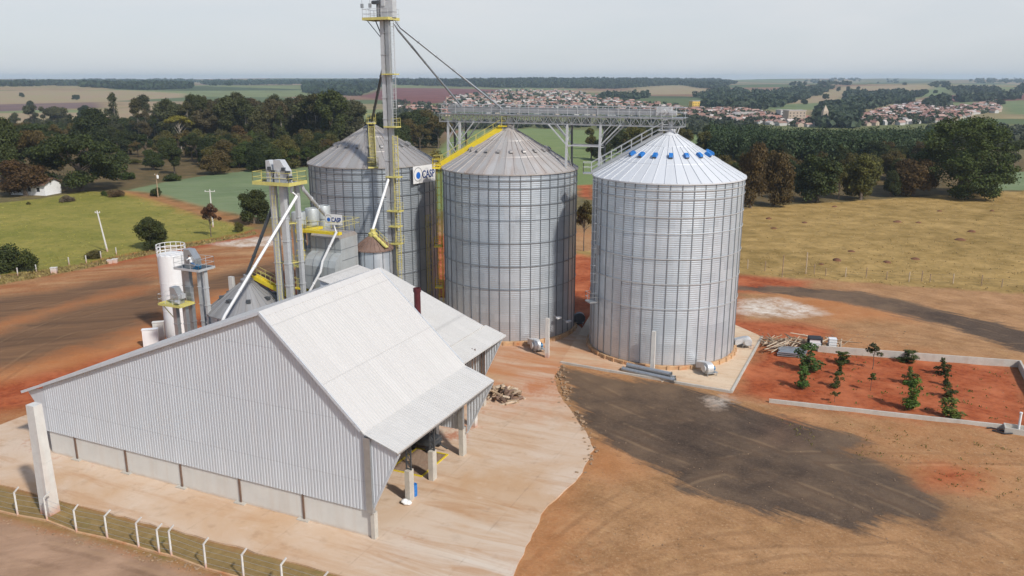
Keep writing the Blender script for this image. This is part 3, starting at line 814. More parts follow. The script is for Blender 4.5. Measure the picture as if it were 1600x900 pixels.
mb = MB(); dbox(mb, -2.9, 2.7, -2.55, -1.95, DTOP + .62, DTOP + .92); dbox(mb, -3.4, -1.9, -2.4, .8, DTOP + .5, DTOP + .8); pl = mb.obj('platform', M_yel, DY)
mb = MB(); rail_path(mb, [P_(-3.3, .7, DTOP + .8), P_(-3.3, -2.3, DTOP + .8), P_(-1.9, -2.5, DTOP + .9), P_(2.65, -2.5, DTOP + .9), P_(2.65, 1.5, DTOP + .9), P_(-1, 1.5, DTOP + .9)], 1.1, 1.0, .022); mb.obj('railing', M_yelp, pl)
mb = MB(); ladder_ = ladder_mb(P_(-2.35, -2.6, DTOP - 2.6), P_(-2.35, -2.6, DTOP + 1.6), -VX); ladder_.obj('ladder', M_yel, DY)
mb = MB(); rail_path(mb, [P_(-2.75, -2.55, DTOP - 2.6), P_(-1.95, -2.55, DTOP - 2.6), P_(-1.95, -3.1, DTOP - 2.6), P_(-2.75, -3.1, DTOP - 2.6), P_(-2.75, -2.55, DTOP - 2.6)], 1.2, .5, .022); mb.obj('ladder_guard', M_yel, DY)
for (z, a, b) in ((10.2, -4.3, -1.7), (7.6, -4.0, -1.9)):
    mb = MB(); dbox(mb, a, b, -2.6, -1.3, z, z + .14); pl = mb.obj('platform', M_yelp if z > 9 else M_yel, DY)
    mb = MB(); rail_path(mb, [P_(a + .05, -1.4, z + .1), P_(a + .05, -2.55, z + .1), P_(b - .05, -2.55, z + .1), P_(b - .05, -1.7, z + .1)], 1.2, .6, .025); mb.obj('railing', M_yelp, pl)
sg2 = at_y(521, 343, 89.6)
sgd = thing('wall_sign', 'small white sign with blue lettering on the dryer platform railing', 'sign', sg2, 'white lettered signs')
w2, h2 = 2.25, 1.15
for nm, me in sign_parts(w2, h2):
    for v in me.vertices:
        x, y, z = v.co; p = UX * (x - w2 / 2) + Vector((0, 0, y - h2 / 2)) - VX * z; v.co = p
    me.update(); o = bpy.data.objects.new(nm, me); COL.objects.link(o); o.parent = sgd
# ------------------------------------------------------------------ the storage barn: s runs along its gable, t away from the camera
BA = Vector((-9.6, 50.7, 0)); BU = -UX
def W(s, t, z=0.0): return BA + BU * s + VX * t + Vector((0, 0, z))
Zv = Vector((0, 0, 1))
RID_S, RID_Z, EVR_Z, EVL_S, EVL_Z, DEP = 8.36, 15.44, 8.12, 34.75, 5.39, 14.3
def roofz(s): return EVR_Z + (s - .35) * (RID_Z - EVR_Z) / (RID_S - .35) if s < RID_S else RID_Z - (s - RID_S) * (RID_Z - EVL_Z) / (EVL_S - RID_S)
barn = thing('storage_barn', 'large white roofed storage barn with a tall ribbed gable wall and open side canopy', 'barn', W(16, 7))
mb = MB(); mb.corr(W(.22, 0, 0), BU, Zv, 32.1, 2.12, lambda x: roofz(x + .22) - .12, -VX, .27, .03); mb.obj('gable_wall', M_clad, barn)
mb = MB(); mb.corr(W(.5, DEP - .1, 0), BU, Zv, 31.8, lambda x: 2.3, lambda x: roofz(x + .5) - .12, VX, .27, .03); mb.obj('rear_wall', M_clad, barn)
mb = MB(); mb.corr(W(32.35, .05, 0), VX, Zv, DEP - .2, 2.12, roofz(32.35) - .1, BU, .27, .03); mb.obj('side_wall', M_clad, barn)
mb = MB(); mb.prism([W(32.4, 0, 5.95), W(34.4, 0, 5.5), W(32.4, 0, 3.0)], VX * .06); mb.prism([W(32.45, -.01, 2.1), W(32.75, -.01, 2.1), W(32.75, -.01, 5.8), W(32.45, -.01, 5.9)], VX * .4); mb.obj('eave_bracket', M_clad, barn)
# precast panels and the steel columns between them
cols_s = []
for px, py in ((118, 721), (198, 741), (282, 765), (373, 790), (470, 818)):
    g = gnd(px, py, 0) - BA; cols_s.append(g.dot(BU))
edges = [32.45] + cols_s + [.1]
for a, b in zip(edges, edges[1:]):
    mb = MB(); mb.prism([W(a - .06, .08, 0), W(b + .06, .08, 0), W(b + .06, .08, 2.16), W(a - .06, .08, 2.16)], VX * .14)
    mb.obj('wall_panel', M_dado, barn)
for s in cols_s:
    mb = MB(); mb.box(W(s, .09, 1.08), (.14, .2, 2.16), ROT); c = mb.obj('panel_column', M_rust, barn)
    mb = MB(); mb.box(W(s, -.02, .13), (1.0, .42, .08), ROT); mb.obj('footing', M_conc, c)
mb = MB(); mb.prism([W(32.5, .1, 0), W(32.5, DEP, 0), W(32.5, DEP, 2.15), W(32.5, .1, 2.15)], -BU * .14); mb.obj('wall_panel', M_dado, barn)
def slope_dir(s0, z0, s1, z1): d = (BU * (s1 - s0) + Zv * (z1 - z0)); return d.normalized(), d.length
def roof_sheet(s0, z0, s1, z1, t0, t1, name, m, parent):
    d, L = slope_dir(s0, z0, s1, z1); n = VX.cross(d); n = n if n.z > 0 else -n
    mb = MB(); mb.corr(W(s0, t0, z0), VX, d, t1 - t0, 0, L, n, .30, .05, thick=.05)
    for q in (0, L): pass
    mb.beam(W(s0, t0, z0) + d * (L - .02) - n * .03, W(s0, t1, z0) + d * (L - .02) - n * .03, .05, .08)
    return mb.obj(name, m, parent)
roof_sheet(RID_S, RID_Z, .22, roofz(.22), -.28, DEP + .1, 'roof', M_roofw, barn)
roof_sheet(RID_S, RID_Z, EVL_S, EVL_Z, -.28, DEP + .1, 'roof', M_roofw, barn)
mb = MB(); mb.prism([W(RID_S - .35, -.32, RID_Z - .25), W(RID_S, -.32, RID_Z + .09), W(RID_S + .35, -.32, RID_Z - .04), W(RID_S + .35, -.32, RID_Z - .07), W(RID_S, -.32, RID_Z + .05), W(RID_S - .35, -.32, RID_Z - .29)], VX * (DEP + .5)); mb.obj('ridge_cap', M_roofw, barn)
mb = MB()
for a, b in ((.45, RID_S), (RID_S, EVL_S)):
    mb.beam(W(a, -.30, roofz(a) - .03), W(b, -.30, roofz(b) - .03), .06, .22)
    mb.beam(W(a, DEP + .13, roofz(a) - .03), W(b, DEP + .13, roofz(b) - .03), .06, .22)
mb.obj('verge_trim', M_clad, barn)
CS, CZ = -2.42, 7.1
roof_sheet(.42, EVR_Z - .06, CS, CZ, -.28, DEP + .1, 'canopy', M_roofc, barn)
mb = MB(); mb.beam(W(CS + .05, -.25, CZ - .1), W(CS + .05, DEP + .1, CZ - .1), .08, .16)
for t in np.linspace(0, DEP, 9): mb.beam(W(.3, t, EVR_Z - .2), W(CS + .05, t, CZ - .12), .06, .14)
mb.obj('canopy_frame', M_steel, barn)
for t in (-.02, DEP - .12):
    mb = MB(); mb.corr(W(.0, t, 0), -BU, Zv, 2.38, lambda x: 2.2 + x * 2.02, lambda x: EVR_Z - .12 - x * .40, -VX, .27, .03)
    mb.beam(W(.0, t, 2.15), W(CS + .04, t, CZ - .2), .1, .12); mb.obj('bracket_cladding', M_clad, barn)
mb = MB(); mb.box(W(.06, -.05, 4.9), (.5, .34, 5.6), ROT); mb.obj('corner_column', M_steel, barn)
mb = MB(); mb.box(W(-.06, .1, 1.05), (.3, .42, 2.1), ROT); mb.obj('column_base', M_conc, barn)
for s, t in ((.48, 5.63), (.55, 9.24), (.42, 14.12)):
    mb = MB(); mb.box(W(s, t, 1.3), (.42, .62, 2.6), ROT); p = mb.obj('canopy_post', M_conc, barn)
    mb = MB()
    if t < 14:
        for ds in (-.2, .2): mb.beam(W(s + ds, t, 2.6), W(s + ds, t, 7.95), .09)
        for i in range(9):
            z = 2.7 + i * .58; mb.beam(W(s - .2, t, z), W(s + .2, t, z + .58), .05); mb.beam(W(s + .2, t, z), W(s - .2, t, z), .05)
    else: mb.box(W(s, t - .2, 5.2), (.44, .3, 5.3), ROT)
    mb.obj('post_frame', M_steelD if t < 14 else M_steel, p)
mb = MB()
for t in (3.5, 7.1, 10.7):
    mb.beam(W(.4, t, EVR_Z - .4), W(RID_S, t, RID_Z - .5), .16, .3); mb.beam(W(RID_S, t, RID_Z - .5), W(32.2, t, roofz(32.2) - .4), .16, .3)
    mb.beam(W(32.2, t, 0), W(32.2, t, roofz(32.2) - .3), .25); mb.beam(W(18, t, 0), W(18, t, roofz(18) - .4), .25)
mb.obj('roof_frame', M_steelD, barn)

# ------------------------------------------------------------------ rear shed with its own lower roof
shed = thing('rear_shed', 'lower pale roofed shed behind the barn, a maroon chimney rising through its roof', 'shed', W(9, 19.6))
RS0, RZ0, RS1, RZ1, RT0, RT1 = 15.0, 12.75, 3.6, 8.1, 14.55, 24.6
def rz2(s): return RZ0 + (s - RS0) * (RZ1 - RZ0) / (RS1 - RS0)
roof_sheet(RS0, RZ0, RS1, RZ1, RT0, RT1 + .2, 'roof', M_roofc, shed)
roof_sheet(RS1 + .1, RZ1 - .08, 1.5, 7.25, RT0, RT1 + .75, 'canopy', M_roofc, shed)
mb = MB(); mb.corr(W(RS1, RT1, 0), BU, Zv, RS0 - RS1, 2.2, lambda x: rz2(RS1 + x) - .1, VX, .27, .03); mb.obj('rear_wall', M_clad, shed)
mb = MB(); mb.corr(W(RS0, RT0, 0), VX, Zv, RT1 - RT0, .1, RZ0 - .1, BU, .27, .03); mb.obj('side_wall', M_clad, shed)
mb = MB(); mb.corr(W(RS1, RT1 - .02, 0), -BU, Zv, 2.0, lambda x: 3.0 + x * 2.1, lambda x: RZ1 - .15 - x * .4, -VX, .27, .04); mb.beam(W(RS1, RT1, 2.9), W(1.6, RT1, 7.1), .09); mb.obj('bracket_cladding', M_clad, shed)
for s, t in ((RS1, RT0 + .6), (2.13, 19.67), (RS1, RT1 - .1)):
    mb = MB(); mb.box(W(s, t, 1.25), (.4, .5, 2.5), ROT); p = mb.obj('shed_post', M_post if s < 3 else M_conc, shed)
    mb = MB(); mb.beam(W(s - .15, t, 2.5), W(s - .15, t, 7.6), .08); mb.beam(W(s + .15, t, 2.5), W(s + .15, t, 7.6), .08); mb.obj('post_frame', M_rust, p)
cp = W(8, 20); ctop = height_of(651, 446, cp) - .25
mb = MB(); mb.lathe([(.30, 8.5), (.30, ctop - .35), (.36, ctop - .35), (.36, ctop), (.27, ctop), (.27, ctop - .5), (0, ctop - .5)], 20, cp); mb.obj('chimney', M_maroon, shed, smooth=30)
for px, py, s in ((755, 510, 0), (770, 590, 1)): pass

annex = thing('furnace_house', 'small ribbed annex with a flat white roof at the foot of the dryer', 'annex', W(20.6, 27.6))
mb = MB(); mb.corr(W(22.1, 24.2, 0), -BU, Zv, 2.9, .0, lambda x: 10.85 - x * .22, -VX, .27, .03); mb.corr(W(22.1, 24.2, 0), VX, Zv, 7, 0, 10.85, BU, .27, .03); mb.corr(W(19.2, 24.2, 0), VX, Zv, 7, 0, 10.2, -BU, .27, .03); mb.obj('wall', M_clad, annex)
roof_sheet(22.3, 11.0, 18.9, 10.25, 24.0, 31.3, 'roof', M_roofw, annex)

# things kept under the canopy
def drum(loc, label, m, r=.29, h=.88):
    mb = MB(); mb.lathe([(r * .96, 0), (r, .03), (r, h * .32), (r + .015, h * .34), (r, h * .36), (r, h * .64), (r + .015, h * .66), (r, h * .68), (r, h - .03), (r * .96, h), (r * .9, h - .03), (0, h - .03)], 24, loc)
    return tag(mb.obj('drum', m, None, loc, smooth=30), label, 'drum')
g0 = gnd(647, 774, 0.1); drum(g0, 'blue plastic drum standing beside the nearest canopy post', M_blue, .26, .95)
mb = MB(); g0 = gnd(637, 787, .1)
for i in range(5): 
    c = g0 + Vector((rnd.uniform(-.25, .25), rnd.uniform(-.15, .15), .14 + .08 * (i > 2))); mb.lathe([(0, -.15), (.2, -.12), (.28, 0), (.2, .12), (0, .17)], 9, c)
tag(mb.obj('sack', M_white, None, g0, smooth=60), 'lumpy white sack lying at the foot of the nearest canopy post', 'sack')
gc = gnd(655, 722, .1); grate = thing('dump_grate', 'yellow framed grate over the dump pit under the canopy', 'grate', gc)
mb = MB()
for a in (-1, 1): mb.box(gc + BU * (1.5 * a) + Zv * .03, (.14, 4.4, .06), ROT); mb.box(gc + VX * (2.15 * a) + Zv * .032, (3.1, .14, .06), ROT)
mb.obj('frame', M_yel, grate)
mb = MB()
for i in range(24): mb.box(gc + VX * (-2.0 + i * .174) + Zv * .02, (2.86, .05, .04), ROT)
mb.obj('grid', M_rust, grate)
ct = gnd(664, 700, .1); cart = thing('flatbed_cart', 'dark flat cart parked in the shade under the canopy', 'cart', ct)
mb = MB(); mb.box(ct + Zv * .75, (2.6, 1.5, .25), ROT); mb.box(ct + Zv * 1.0, (2.5, 1.4, .3), ROT); mb.beam(ct + UX * 1.3 + Zv * .7, ct + UX * 2.2 + Zv * .35, .08); mb.obj('bed', M_steelD, cart)
for a in (-.85, .85):
    for b in (-.7, .7):
        c = ct + UX * a + VX * b + Zv * .34; mb = MB(); mb.tube([c - VX * .1, c + VX * .1], .34, 18); mb.obj('wheel', M_black, cart, smooth=30)

# ------------------------------------------------------------------ concrete posts, poles and boxes
def taper_post(name, label, cat, base, h, w0, w1, rz, m, group=None, d=.8):
    mb = MB(); ca, sa = math.cos(rz), math.sin(rz); vs = []
    n = 4
    for i in range(n + 1):
        f = i / n; w = w0 + (w1 - w0) * f; e = w * d
        for dx, dy in ((-w / 2, -e / 2), (w / 2, -e / 2), (w / 2, e / 2), (-w / 2, e / 2)): vs.append(base + Vector((dx * ca - dy * sa, dx * sa + dy * ca, h * f)))
    fs = [(3, 2, 1, 0), (n * 4, n * 4 + 1, n * 4 + 2, n * 4 + 3)]
    for i in range(n):
        for j in range(4): a = i * 4 + j; b = i * 4 + (j + 1) % 4; fs.append((a, b, b + 4, a + 4))
    mb.add(vs, fs)
    return tag(mb.obj(name, m, None, base), label, cat, group)
pp = thing('power_pole', 'thick white concrete pole standing inside the fence at the barn corner', 'pole', gnd(79, 801, 0))
mb = MB(); b = gnd(79, 801, 0)
for z0, z1, w0, w1, q in ((0, 4.1, 1.02, .93, 0), (4.13, 8.55, .91, .80, 0)):
    rz = ROT; vs = []
    for z, w in ((z0, w0), (z1, w1)):
        for dx, dy in ((-1, -1), (1, -1), (1, 1), (-1, 1)): vs.append(b + UX * (dx * w / 2) + VX * (dy * w * .42) + Zv * z)
    mb.add(vs, [(3, 2, 1, 0), (4, 5, 6, 7), (0, 1, 5, 4), (1, 2, 6, 5), (2, 3, 7, 6), (3, 0, 4, 7)])
mb.box(b + Zv * 4.12, (.86, .72, .06), ROT)
mb.obj('shaft', M_post, pp)
mb = MB()
for z in (6.3, 6.9): mb.tube([b - UX * .40 + Zv * z, b - UX * .72 + Zv * (z + .05)], .05, 6); mb.tube([b - UX * .72 + Zv * (z - .1), b - UX * .72 + Zv * (z + .25)], .09, 8)
mb.obj('insulator', M_white, pp)
taper_post('concrete_post', 'white concrete post in front of the middle silo beside an aeration fan', 'post', gnd(855, 560, 0), 4.8, .46, .38, ROT, M_post, 'tall white concrete posts', .7)
taper_post('concrete_post', 'white concrete post standing against the front of the right silo', 'post', gnd(1019, 583, 0), 4.75, .46, .4, ROT, M_post, 'tall white concrete posts', .7)
taper_post('concrete_post', 'pale concrete post rising behind the low grey bin', 'post', Vector((-33.0, 93.6, 0)), 8.4, .75, .6, ROT, M_post, 'tall white concrete posts', .7)
for i, (px, py, w, h, m, lb) in enumerate(((237, 541, 1.7, 2.1, M_white, 'larger white cabinet standing left of the white tank'), (250, 533, 1.2, 2.4, M_post, 'narrow stained pale cabinet standing close to the white tank'))):
    g = gnd(px, py, 0); cb = thing('cabinet', lb, 'cabinet', g)
    mb = MB(); mb.box(g + Zv * (h / 2), (w, .6, h), .25); mb.box(g + Zv * (h + .04), (w + .12, .72, .08), .25); mb.obj('case', m, cb)
    mb = MB(); mb.box(g + Vector((.08, -.315, h * .5)), (w * .8, .03, h * .82), .25); mb.obj('door', m, cb)

# ------------------------------------------------------------------ aeration fans, pipes, floodlights
def fan(g, toward, label, drum_m, r=.62, duct_len=1.6):
    root = thing('aeration_fan', label, 'fan', g, 'aeration fans')
    d = Vector((toward.x, toward.y, 0)).normalized(); sd = Vector((-d.y, d.x, 0)); ra = math.atan2(d.y, d.x)
    c = g + Zv * .95
    mb = MB(); mb.tube([c - sd * .36, c - sd * .34, c + sd * .34, c + sd * .36], [r * .93, r, r, r * .93], 28)
    mb.tube([c + sd * .36, c + sd * .5, c + sd * .62], [r * .5, r * .55, r * .66], 20); mb.obj('housing', drum_m, root, smooth=35)
    mb = MB(); vs = []
    for p, w, h in ((c + d * .25 + Zv * .25, .6, .62), (c + d * duct_len - Zv * .15, .95, .7)):
        for a, b_ in ((-1, -1), (1, -1), (1, 1), (-1, 1)): vs.append(p + sd * (a * w / 2) + Zv * (b_ * h / 2))
    mb.add(vs, [(0, 1, 2, 3), (7, 6, 5, 4), (0, 4, 5, 1), (1, 5, 6, 2), (2, 6, 7, 3), (3, 7, 4, 0)]); mb.obj('duct', drum_m, root)
    mb = MB(); m = c - sd * .75 - Zv * .1; mb.tube([m, m + sd * .38], .23, 14); mb.box(m + sd * .2 + Zv * .26, (.2, .2, .14), ra); mb.obj('motor', M_tealblue, root, smooth=30)
    mb = MB()
    for a in (-.45, .45):
        for b_ in (-.8, .3): mb.beam(g + d * a + sd * b_, g + d * a + sd * b_ + Zv * .5, .07)
    mb.box(g + Zv * .5 - sd * .25, (1.1, 1.3, .07), ra); mb.obj('stand', M_steel, root)
    return root
fan(gnd(838, 551, 0), SILO_M - gnd(838, 551), 'silver aeration fan in front of the middle silo beside the white post', M_steelL, .66, 2.0)
fan(gnd(1106, 588, 0), SILO_R - gnd(1106, 588), 'silver aeration fan with blue motor at the front of the right silo', M_steelL, .6, 1.8)
fan(gnd(905, 508, 0), SILO_M - gnd(905, 508), 'dark aeration fan in the gap between the middle and right silos', M_steelD, .75, 2.0)
fan(SILO_R + Vector((10.0, -1.0, 0)), Vector((-1, .1, 0)), 'aeration fan half hidden behind the right edge of the right silo', M_steelL, .55, 1.4)
p0, p1 = gnd(975, 580, 0), gnd(1056, 598, 0); dv = (p1 - p0).normalized(); sv = Vector((-dv.y, dv.x, 0))
for i, (o, z, lb) in enumerate(((-.28, .36, 'front pipe of the three grey pipes lying before the right silo'), (.28, .36, 'rear pipe of the three grey pipes lying before the right silo'), (0.02, .80, 'top pipe of the three grey pipes stacked before the right silo'))):
    a = p0 + sv * o + Zv * z + dv * (.2 * i); b = p1 + sv * o + Zv * z - dv * (.3 * i)
    mb = MB(); mb.tube([a, b], .25, 16, cap=False); mb.tube([b, a], .22, 16, cap=False)
    for e in (a, b): mb.tube([e - dv * .04, e + dv * .04], .30, 16, cap=False)
    tag(mb.obj('steel_pipe', M_steel, None, (a + b) / 2, smooth=40), lb, 'pipe', 'grey pipes before the right silo')
for f, lb in ((.2, 'wooden bearer under the near end of the grey pipes'), (.8, 'wooden bearer under the far end of the grey pipes')):
    c = p0.lerp(p1, f); mb = MB(); mb.box(c + Zv * .055, (.14, 1.7, .11), math.atan2(dv.y, dv.x)); tag(mb.obj('wooden_bearer', M_woodp, None, c), lb, 'timber', 'wooden bearers under the pipes')
for px, py, lb in ((866, 493, 'left of the two white floodlights on the middle silo wall'), (880, 499, 'right of the two white floodlights on the middle silo wall')):
    d = ray(px, py); o = Vector((0, 0, CAMH)) - SILO_M; A_ = d.x ** 2 + d.y ** 2; B_ = o.x * d.x + o.y * d.y; C_ = o.x ** 2 + o.y ** 2 - 8.35 ** 2
    t = (-B_ - math.sqrt(B_ * B_ - A_ * C_)) / A_; p = Vector((0, 0, CAMH)) + d * t; n = Vector((p.x - SILO_M.x, p.y - SILO_M.y, 0)).normalized()
    fl = thing('floodlight', lb, 'floodlight', p - n * .1, 'floodlights on the middle silo')
    mb = MB(); mb.beam(p - n * .12, p + n * .7 - Zv * .1, .05); mb.obj('arm', M_steelL, fl)
    mb = MB(); q = p + n * .8 - Zv * .1; mb.box(q, (.35, .7, .18), math.atan2(n.y, n.x)); mb.obj('lamp_housing', M_white, fl)

# ------------------------------------------------------------------ firewood heap, scrap timber, planks
def log_mesh(name, L, r, m, seed):
    q = random.Random(seed); mb = MB(); pts = [(-L / 2, 0, 0), (-L / 6, q.uniform(-.04, .04), q.uniform(-.03, .03)), (L / 6, q.uniform(-.04, .04), q.uniform(-.03, .03)), (L / 2, 0, 0)]
    mb.tube(pts, [r * q.uniform(.8, 1), r, r * q.uniform(.85, 1), r * q.uniform(.7, .95)], 7); return mb.mesh(name, m)
logs = [log_mesh('firewood_log', .9 + .12 * i, .09 + .02 * (i % 3), (M_wood, M_woodp, M_rust, M_wood)[i % 4], i) for i in range(6)]
hc = gnd(782, 622, .0)
for i in range(64):
    a = rnd.uniform(0, 2 * math.pi); f = rnd.random() ** .6; rr = 2.0 * f; z = .12 + max(0, 1.05 * (1 - f) + rnd.uniform(-.15, .1))
    o = bpy.data.objects.new('firewood_log', logs[i % 6]); COL.objects.link(o); o.location = hc + Vector((math.cos(a) * rr * 1.1, math.sin(a) * rr, z)); o.rotation_euler = (0, rnd.uniform(-.5, .5), rnd.uniform(0, 3.14)); s = rnd.uniform(.8, 1.35); o.scale = (s, s, s)
    tag(o, 'split log in the firewood heap beside the shed canopy', 'log', 'logs of the firewood heap')
poles = [log_mesh('timber_pole', 2.4 + .35 * i, .05 + .012 * (i % 3), (M_woodp, M_wood)[i % 2], 50 + i) for i in range(5)]
for i in range(84):
    px = rnd.uniform(1200, 1264) if i < 66 else rnd.uniform(1265, 1325); py = rnd.uniform(532, 546) + (1262 - px) * .08 if i < 66 else rnd.uniform(532, 543)
    o = bpy.data.objects.new('timber_pole', poles[i % 5]); COL.objects.link(o); o.location = gnd(px, py, 0) + Zv * rnd.uniform(.08, .95 if i < 66 else .15); o.rotation_euler = (0, rnd.uniform(-.2, .2), rnd.uniform(0, 3.14))
    tag(o, 'loose timber pole in the scrap heap behind the planted bed', 'timber', 'timber poles of the scrap heap')
st0 = gnd(1236, 558, 0)
for i in range(15):
    mb = MB(); c = st0 + Zv * (.12 + .2 * (i // 5)) + VX * (.52 * (i % 5)) + UX * rnd.uniform(-.2, .2); mb.box(c, (2.9, .38, .07), ROT + .12 + rnd.uniform(-.05, .05)); mb.box(c + UX * .9 - Zv * .07, (.1, .4, .07), ROT + .12); mb.box(c - UX * .9 - Zv * .07, (.1, .4, .07), ROT + .12)
    tag(mb.obj('formwork_panel', M_steel, None, c), 'grey formwork panel in the stack before the scrap timber', 'panel', 'stacked grey formwork panels')
def crate_tank(g, label, w, h, top):
    root = thing('liquid_tote', label, 'tote', g); mb = MB(); mb.box(g + Zv * (h / 2 + .12), (w, w, h - .1), ROT + .2); mb.obj('tank', M_white, root)
    mb = MB(); 
    for z in (.15, h * .4, h * .7, h + .05): 
        for a, b in (((-1, -1), (1, -1)), ((1, -1), (1, 1)), ((1, 1), (-1, 1)), ((-1, 1), (-1, -1))):
            e = w / 2 + .03; ca, sa = math.cos(ROT + .2), math.sin(ROT + .2); f = lambda q: g + Vector((q[0] * e * ca - q[1] * e * sa, q[0] * e * sa + q[1] * e * ca, z)); mb.tube([f(a), f(b)], .03, 5)
    mb.obj('cage', M_steel, root)
    if top: 
        mb = MB(); mb.box(g + Zv * (h + .1), (w + .2, w + .15, .12), ROT + .2)
        for sx in (-1, 1): mb.prism([g + UX * (sx * (w / 2 + .08)) + VX * q + Zv * z for q, z in ((-.6, h + .1), (.6, h + .1), (.75, .1), (-.3, .2))], UX * (.12 * sx))
        mb.obj('cover', M_black, root)
crate_tank(gnd(1272, 546, 0), 'white caged tote under a black cover in the scrap yard', 1.25, 1.35, True)
crate_tank(gnd(1300, 542, 0), 'smaller uncovered white tote right of the covered one', .85, 1.0, False)
mb = MB(); g = gnd(1300, 546, 0)
for i in range(5): mb.box(g + VX * (-.6 + .3 * i) + Zv * .14, (1.6, .16, .04), ROT)
for i in (-1, 0, 1): mb.box(g + UX * (.7 * i) + Zv * .06, (.1, 1.3, .1), ROT)
tag(mb.obj('pallet', M_woodp, None, g), 'pale wooden pallet lying in front of the small tote', 'pallet')

# ------------------------------------------------------------------ planted bed: low walls and a drain box
ga, gb_, gc_, gd = gnd(1203, 629, 0), gnd(1645, 678, 0), gnd(1592, 574, 0), gnd(1276, 550, 0)
gw = thing('garden_wall', 'low concrete wall around three sides of the planted red bed', 'wall', ga.lerp(gc_, .5))
for a, b, h in ((ga, gb_, .38), (gb_, gc_, .85), (gc_, gd, .8)):
    mb = MB(); d = (b - a).normalized(); mb.beam(a + Zv * (h / 2 - .1) - d * .09, b + Zv * (h / 2 - .1) + d * (.09 if h < .5 else -.1), .2, h + .2); mb.obj('wall_run', M_conc, gw)
bx = gnd(1590, 676, 0); db = thing('drain_box', 'small open concrete drain box at the corner of the planted bed', 'drain box', bx)
mb = MB(); 
for o, s_ in (((0, -.55), (2.2, .14)), ((0, .55), (2.2, .14)), ((-1.03, 0), (.14, .96)), ((1.03, 0), (.14, .96))): mb.box(bx + UX * o[0] + VX * o[1] + Zv * .25, (s_[0], s_[1], .55), ROT)
mb.box(bx + Zv * .06, (1.9, .95, .1), ROT); mb.obj('box_wall', M_conc, db)
vp = gnd(1591, 674, 0); mb = MB(); mb.tube([vp, vp + Zv * 1.75], .10, 12); mb.tube([vp + Zv * 1.7, vp + Zv * 1.85], .13, 12); tag(mb.obj('vent_pipe', M_white, None, vp, smooth=40), 'upright white vent pipe standing in the concrete drain box', 'pipe')
for i, lb in enumerate(('longer black hose lying beside the concrete drain box', 'shorter black hose curled beside the concrete drain box')):
    mb = MB(); s0 = gnd(1542 + 8 * i, 670 + 5 * i, 0); mb.tube([s0 + Zv * .1 + UX * (j * .32) + VX * (.18 * math.sin(j * 1.3 + i)) for j in range(8 - 2 * i)], .07, 8); tag(mb.obj('hose', M_black, None, s0, smooth=60), lb, 'hose')

# ------------------------------------------------------------------ fences
def bent_post(base, h, lean):
    mb = MB(); mb.tube([base, base + Zv * (h - .42), base + Zv * (h - .02) + lean * .38], [.085, .075, .06], 4); return mb
ff = [(-70, 782), (-22, 795), (28, 807), (74, 815), (120, 833), (168, 843), (217, 857), (249, 866), (268, 870), (322, 890), (381, 906), (442, 924), (506, 944)]
fp = [gnd(x, y, 0) for x, y in ff]
fence = thing('boundary_fence', 'row of white concrete fence posts with bent tops along the dirt road', 'fence', fp[5])
for p in fp: bent_post(p, 2.25 + rnd.uniform(-.08, .08), VX * (.75 + rnd.uniform(-.15, .15)) + UX * (.65 + rnd.uniform(-.15, .15))).obj('post', M_post, fence)
mb = MB()
for a, b in zip(fp, fp[1:]): mb.beam(a + Zv * .06, b + Zv * .06, .14, .16)
mb.obj('base_beam', M_found, fence)
for h in (.5, .95, 1.4, 1.8):
    mb = MB()
    for a, b in zip(fp, fp[1:]): mb.tube([a + Zv * h, b + Zv * h], .010, 4)
    mb.obj('wire', M_steel, fence)
pf = [(1168, 420), (1195, 424), (1222, 433), (1259, 428), (1272, 429), (1290, 432), (1321, 433), (1353, 435), (1385, 437), (1420, 440), (1440, 440), (1453, 441), (1489, 443), (1533, 447), (1565, 449), (1600, 452), (1640, 455)]
pfence = thing('pasture_fence', 'thin wooden post fence along the lower edge of the dry pasture', 'fence', gnd(1385, 437, 0))
pg = [gnd(x, y, 0) for x, y in pf]
for i, p in enumerate(pg):
    h = 3.6 if pf[i][0] in (1222, 1259) else 1.55 + .25 * math.sin(i * 2.1); mb = MB(); mb.tube([p, p + Vector((.03 * math.sin(i), .03, h))], .075, 6); mb.obj('post', M_wood if i % 3 else M_woodp, pfence)
mb = MB()
for h in (.5, .9, 1.3):
    for a, b in zip(pg, pg[1:]): mb.tube([a + Zv * h, b + Zv * h], .006, 4)
mb.obj('wire', M_steelD, pfence)
lf = [(-30, 445), (0, 438), (28, 431), (57, 426), (108, 414), (135, 411), (158, 404), (182, 398)]
lfence = thing('field_fence', 'short pale posts along the edge of the green field on the left', 'fence', gnd(57, 426, 0))
lg = [gnd(x, y, 0) for x, y in lf]
for p in lg: mb = MB(); mb.beam(p, p + Zv * 1.35, .13); mb.obj('post', M_post, lfence)
mb = MB()
for h in (.6, 1.15):
    for a, b in zip(lg, lg[1:]): mb.tube([a + Zv * h, b + Zv * h], .006, 4)
mb.obj('wire', M_steelD, lfence)
for px, py, w, h, lb in ((85, 427, .9, .9, 'pale concrete block beside the field fence on the left'), (172, 412, .75, .6, 'left one of two small white boxes at the foot of the leaning pole'), (180, 411, .8, .65, 'right one of two small white boxes at the foot of the leaning pole')):
    g = gnd(px, py, 0); mb = MB(); mb.box(g + Zv * (h / 2), (w, w * .7, h), .2); mb.box(g + Zv * (h + .05), (w + .12, w * .7 + .12, .1), .2); tag(mb.obj('meter_box', M_post, None, g), lb, 'box')
